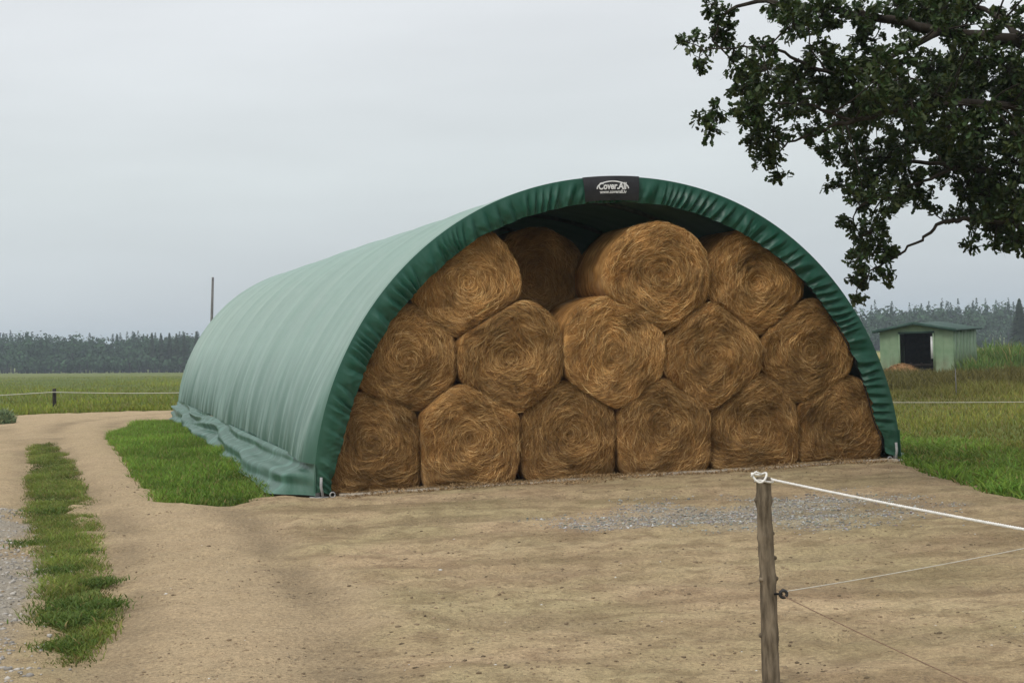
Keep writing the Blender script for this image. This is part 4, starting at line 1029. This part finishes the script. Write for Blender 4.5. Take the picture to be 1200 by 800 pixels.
# leaf clumps seen in the photo, with depth of their own, then the rest of the crown out of frame
clumps = []
for (px, py, r_) in CL:
    for k_ in range(2 if r_ > 15 else 1):
        dy = rng.normal(0, .55) if r_ > 15 else rng.normal(0, .15)
        pr = unpx(px, py, 15.0) - np.array([0, 0, CAM_H]); dd = [((np.abs(b_['W'] / b_['W'][:, 1:2] - pr / pr[1])[:, [0, 2]] ** 2).sum(1).min(), b_['W'][(np.abs(b_['W'] / b_['W'][:, 1:2] - pr / pr[1])[:, [0, 2]] ** 2).sum(1).argmin(), 1]) for b_ in boughs]
        yb = min(dd)[1]
        clumps.append((unpx(px + rng.normal(0, 3) * k_, py + rng.normal(0, 3) * k_, yb + dy * .7) - OFF, r_ * 15.4 / F_PX * 1.16, 1))
for k_ in range(20):                       # sprays on the near side of the limbs
    px, py = rng.uniform(960, 1230), rng.uniform(-5, 200)
    if py > 90 + (px - 930) * .6 or (1000 < px < 1045 and 35 < py < 60): continue
    clumps.append((unpx(px, py, rng.uniform(14.5, 15.2)) - OFF, rng.uniform(.12, .22), 1))
for k_ in range(52):                       # a second layer of clumps deeper in the crown
    px, py = rng.uniform(930, 1230), rng.uniform(-10, 290)
    if py > 120 + (px - 930) * .75 or (px < 1060 and 55 > py > 20) or (1045 < px < 1130 and 235 < py < 320): continue
    clumps.append((unpx(px, py, rng.uniform(16.4, 18.2)) - OFF, rng.uniform(.16, .30), 1))
for k_ in range(330):
    d = rng.normal(0, 1, 3); d /= np.linalg.norm(d); p = d * np.array([6.2, 6.0, 4.2]) * rng.uniform(.55, 1.0) + np.array([.5, .8, 7.4])
    wpt = p + OFF
    if wpt[2] < 2.6 or wpt[0] / max(wpt[1], 1) < .36: continue
    if wpt[1] < 9: continue
    clumps.append((p, rng.uniform(.3, .5), 0))
for b_ in boughs:                          # foliage on the parts of the limbs beyond the frame
    for w_ in b_['W'][::2]:
        if w_[0] / w_[1] > .345:
            for q_ in range(3): clumps.append((w_ + np.array([0, 0, CAM_H]) - OFF + rng.normal(0, .26, 3), rng.uniform(.2, .3), 1))
for k_ in range(9):                        # limbs that carry the out-of-frame crown
    a = -1.2 + k_ * .45; Q = np.stack([np.linspace(0, 1, 20) * 4.6 * math.cos(a) + .05, np.linspace(0, 1, 20) * 4.2 * math.sin(a), 4.5 + np.linspace(0, 1, 20) ** .8 * (2.2 + 1.6 * (k_ % 3))], 1)
    Q[1:] += rng.normal(0, .05, (19, 3)).cumsum(0) * .4
    rr_ = np.linspace(.20, .03, 20); boughs.append(dict(Q=Q, r=rr_, mb=MB(), leaves=[])); boughs[-1]['mb'].tube(Q, rr_, 8, jit=.12)
LEAF = np.array([(0, 0, 0), (.16, .17, .02), (.10, .30, .01), (.27, .45, .03), (.17, .58, .02), (.24, .76, .03), (0, 1, 0),
                 (-.24, .78, .03), (-.16, .60, .02), (-.28, .47, .03), (-.11, .31, .01), (-.15, .18, .02)])   # lobed oak leaf, length 1
LF = np.array([[0, 1, 2, 10, 11, 11], ])[:, :4]
LTRI = [(0, 1, 11), (1, 2, 10), (1, 10, 11), (2, 3, 9), (2, 9, 10), (3, 4, 8), (3, 8, 9), (4, 5, 7), (4, 7, 8), (5, 6, 7)]
allQ = [(i, b['Q'][3:]) for i, b in enumerate(boughs)]
for (c, r_, vis) in clumps:
    best = min(((np.linalg.norm(Q - c, axis=1).min(), i) for i, Q in allQ if vis == (i < len(LIMBS)) or not vis), key=lambda z: z[0])
    if vis and best[0] > .95: continue
    bi = best[1]; Q = boughs[bi]['Q']; j = 3 + np.linalg.norm(Q[3:] - c, axis=1).argmin(); root = Q[j]
    mid = (root + c) / 2 + rng.normal(0, .12 * np.linalg.norm(c - root) + .01, 3)
    t3 = np.linspace(0, 1, 7)[:, None]; tw = root * (1 - t3) ** 2 + mid * 2 * t3 * (1 - t3) + c * t3 ** 2
    boughs[bi]['mb'].tube(tw, np.linspace(min(.011, .006 + .008 * best[0]), .004, 7), 5)
    nt_ = int(np.clip(15 * (r_ / .2) ** 1.7, 6, 26)) if vis else 8
    for k_ in range(nt_):
        d = rng.normal(0, 1, 3); d /= np.linalg.norm(d); tip = c + d * r_ * rng.uniform(.35, 1.0) * np.array([1, 1, .95])
        boughs[bi]['mb'].tube(np.stack([c + (tip - c) * .0, (c + tip) / 2 + rng.normal(0, .02, 3), tip]), [.004, .003, .002], 4, cap=False)
        nl = rng.integers(10, 16) if vis else 5
        boughs[bi]['leaves'].append((np.repeat(tip[None], nl, 0), np.repeat(d[None], nl, 0), np.full(nl, 1.0 if vis else 2.0)))
for b in boughs:
    bo = b['mb'].build('bough', M['bark'], oak, True)
    if not b['leaves']: continue
    P = np.concatenate([l[0] for l in b['leaves']]); D = np.concatenate([l[1] for l in b['leaves']]); sc1 = np.concatenate([l[2] for l in b['leaves']]); n = len(P)
    ax = D * .7 + rng.normal(0, .75, (n, 3)) + np.array([0, 0, -.12]); ax /= np.linalg.norm(ax, axis=1)[:, None]
    nn_ = np.array([0, 0, 1.]) + rng.normal(0, .55, (n, 3)); sdv = np.cross(ax, nn_); sdv /= np.linalg.norm(sdv, axis=1)[:, None] + 1e-9; nn_ = np.cross(sdv, ax)
    L_ = (.052 + .042 * rng.random(n)) * sc1
    P = P + rng.normal(0, .022, (n, 3)) - ax * (L_ * .25)[:, None]
    V = P[:, None] + L_[:, None, None] * (LEAF[None, :, 0:1] * sdv[:, None] * 1.05 + LEAF[None, :, 1:2] * ax[:, None] + LEAF[None, :, 2:3] * nn_[:, None])
    F_ = (np.arange(n) * 12)[:, None, None] + np.array(LTRI)[None]
    c = np.array([.036, .062, .017]) * (.6 + .8 * rng.random((n, 1))); c[:, 0] *= .8 + .6 * rng.random(n)
    lf = mesh('foliage', V.reshape(-1, 3), F_.reshape(-1, 3), M['leaf'], bo, cols=np.repeat(c, 12, 0)); lf['kind'] = 'stuff'

# ------------------------------------------------------------------ haze
hb = MB(); hb.box((0, 0, 5.5), (7400, 7600, 35.0))
HM = bpy.data.materials.new('haze'); HM.use_nodes = True; ht = HM.node_tree; ht.nodes.clear()
pv = N(ht, 'ShaderNodeVolumePrincipled', Density=.00045, Anisotropy=.0); pv.inputs['Color'].default_value = (.80, .91, 1.0, 1)
om = N(ht, 'ShaderNodeOutputMaterial'); ht.links.new(pv.outputs[0], om.inputs['Volume'])
hz_ = hb.build('haze', HM); hz_['kind'] = 'stuff'
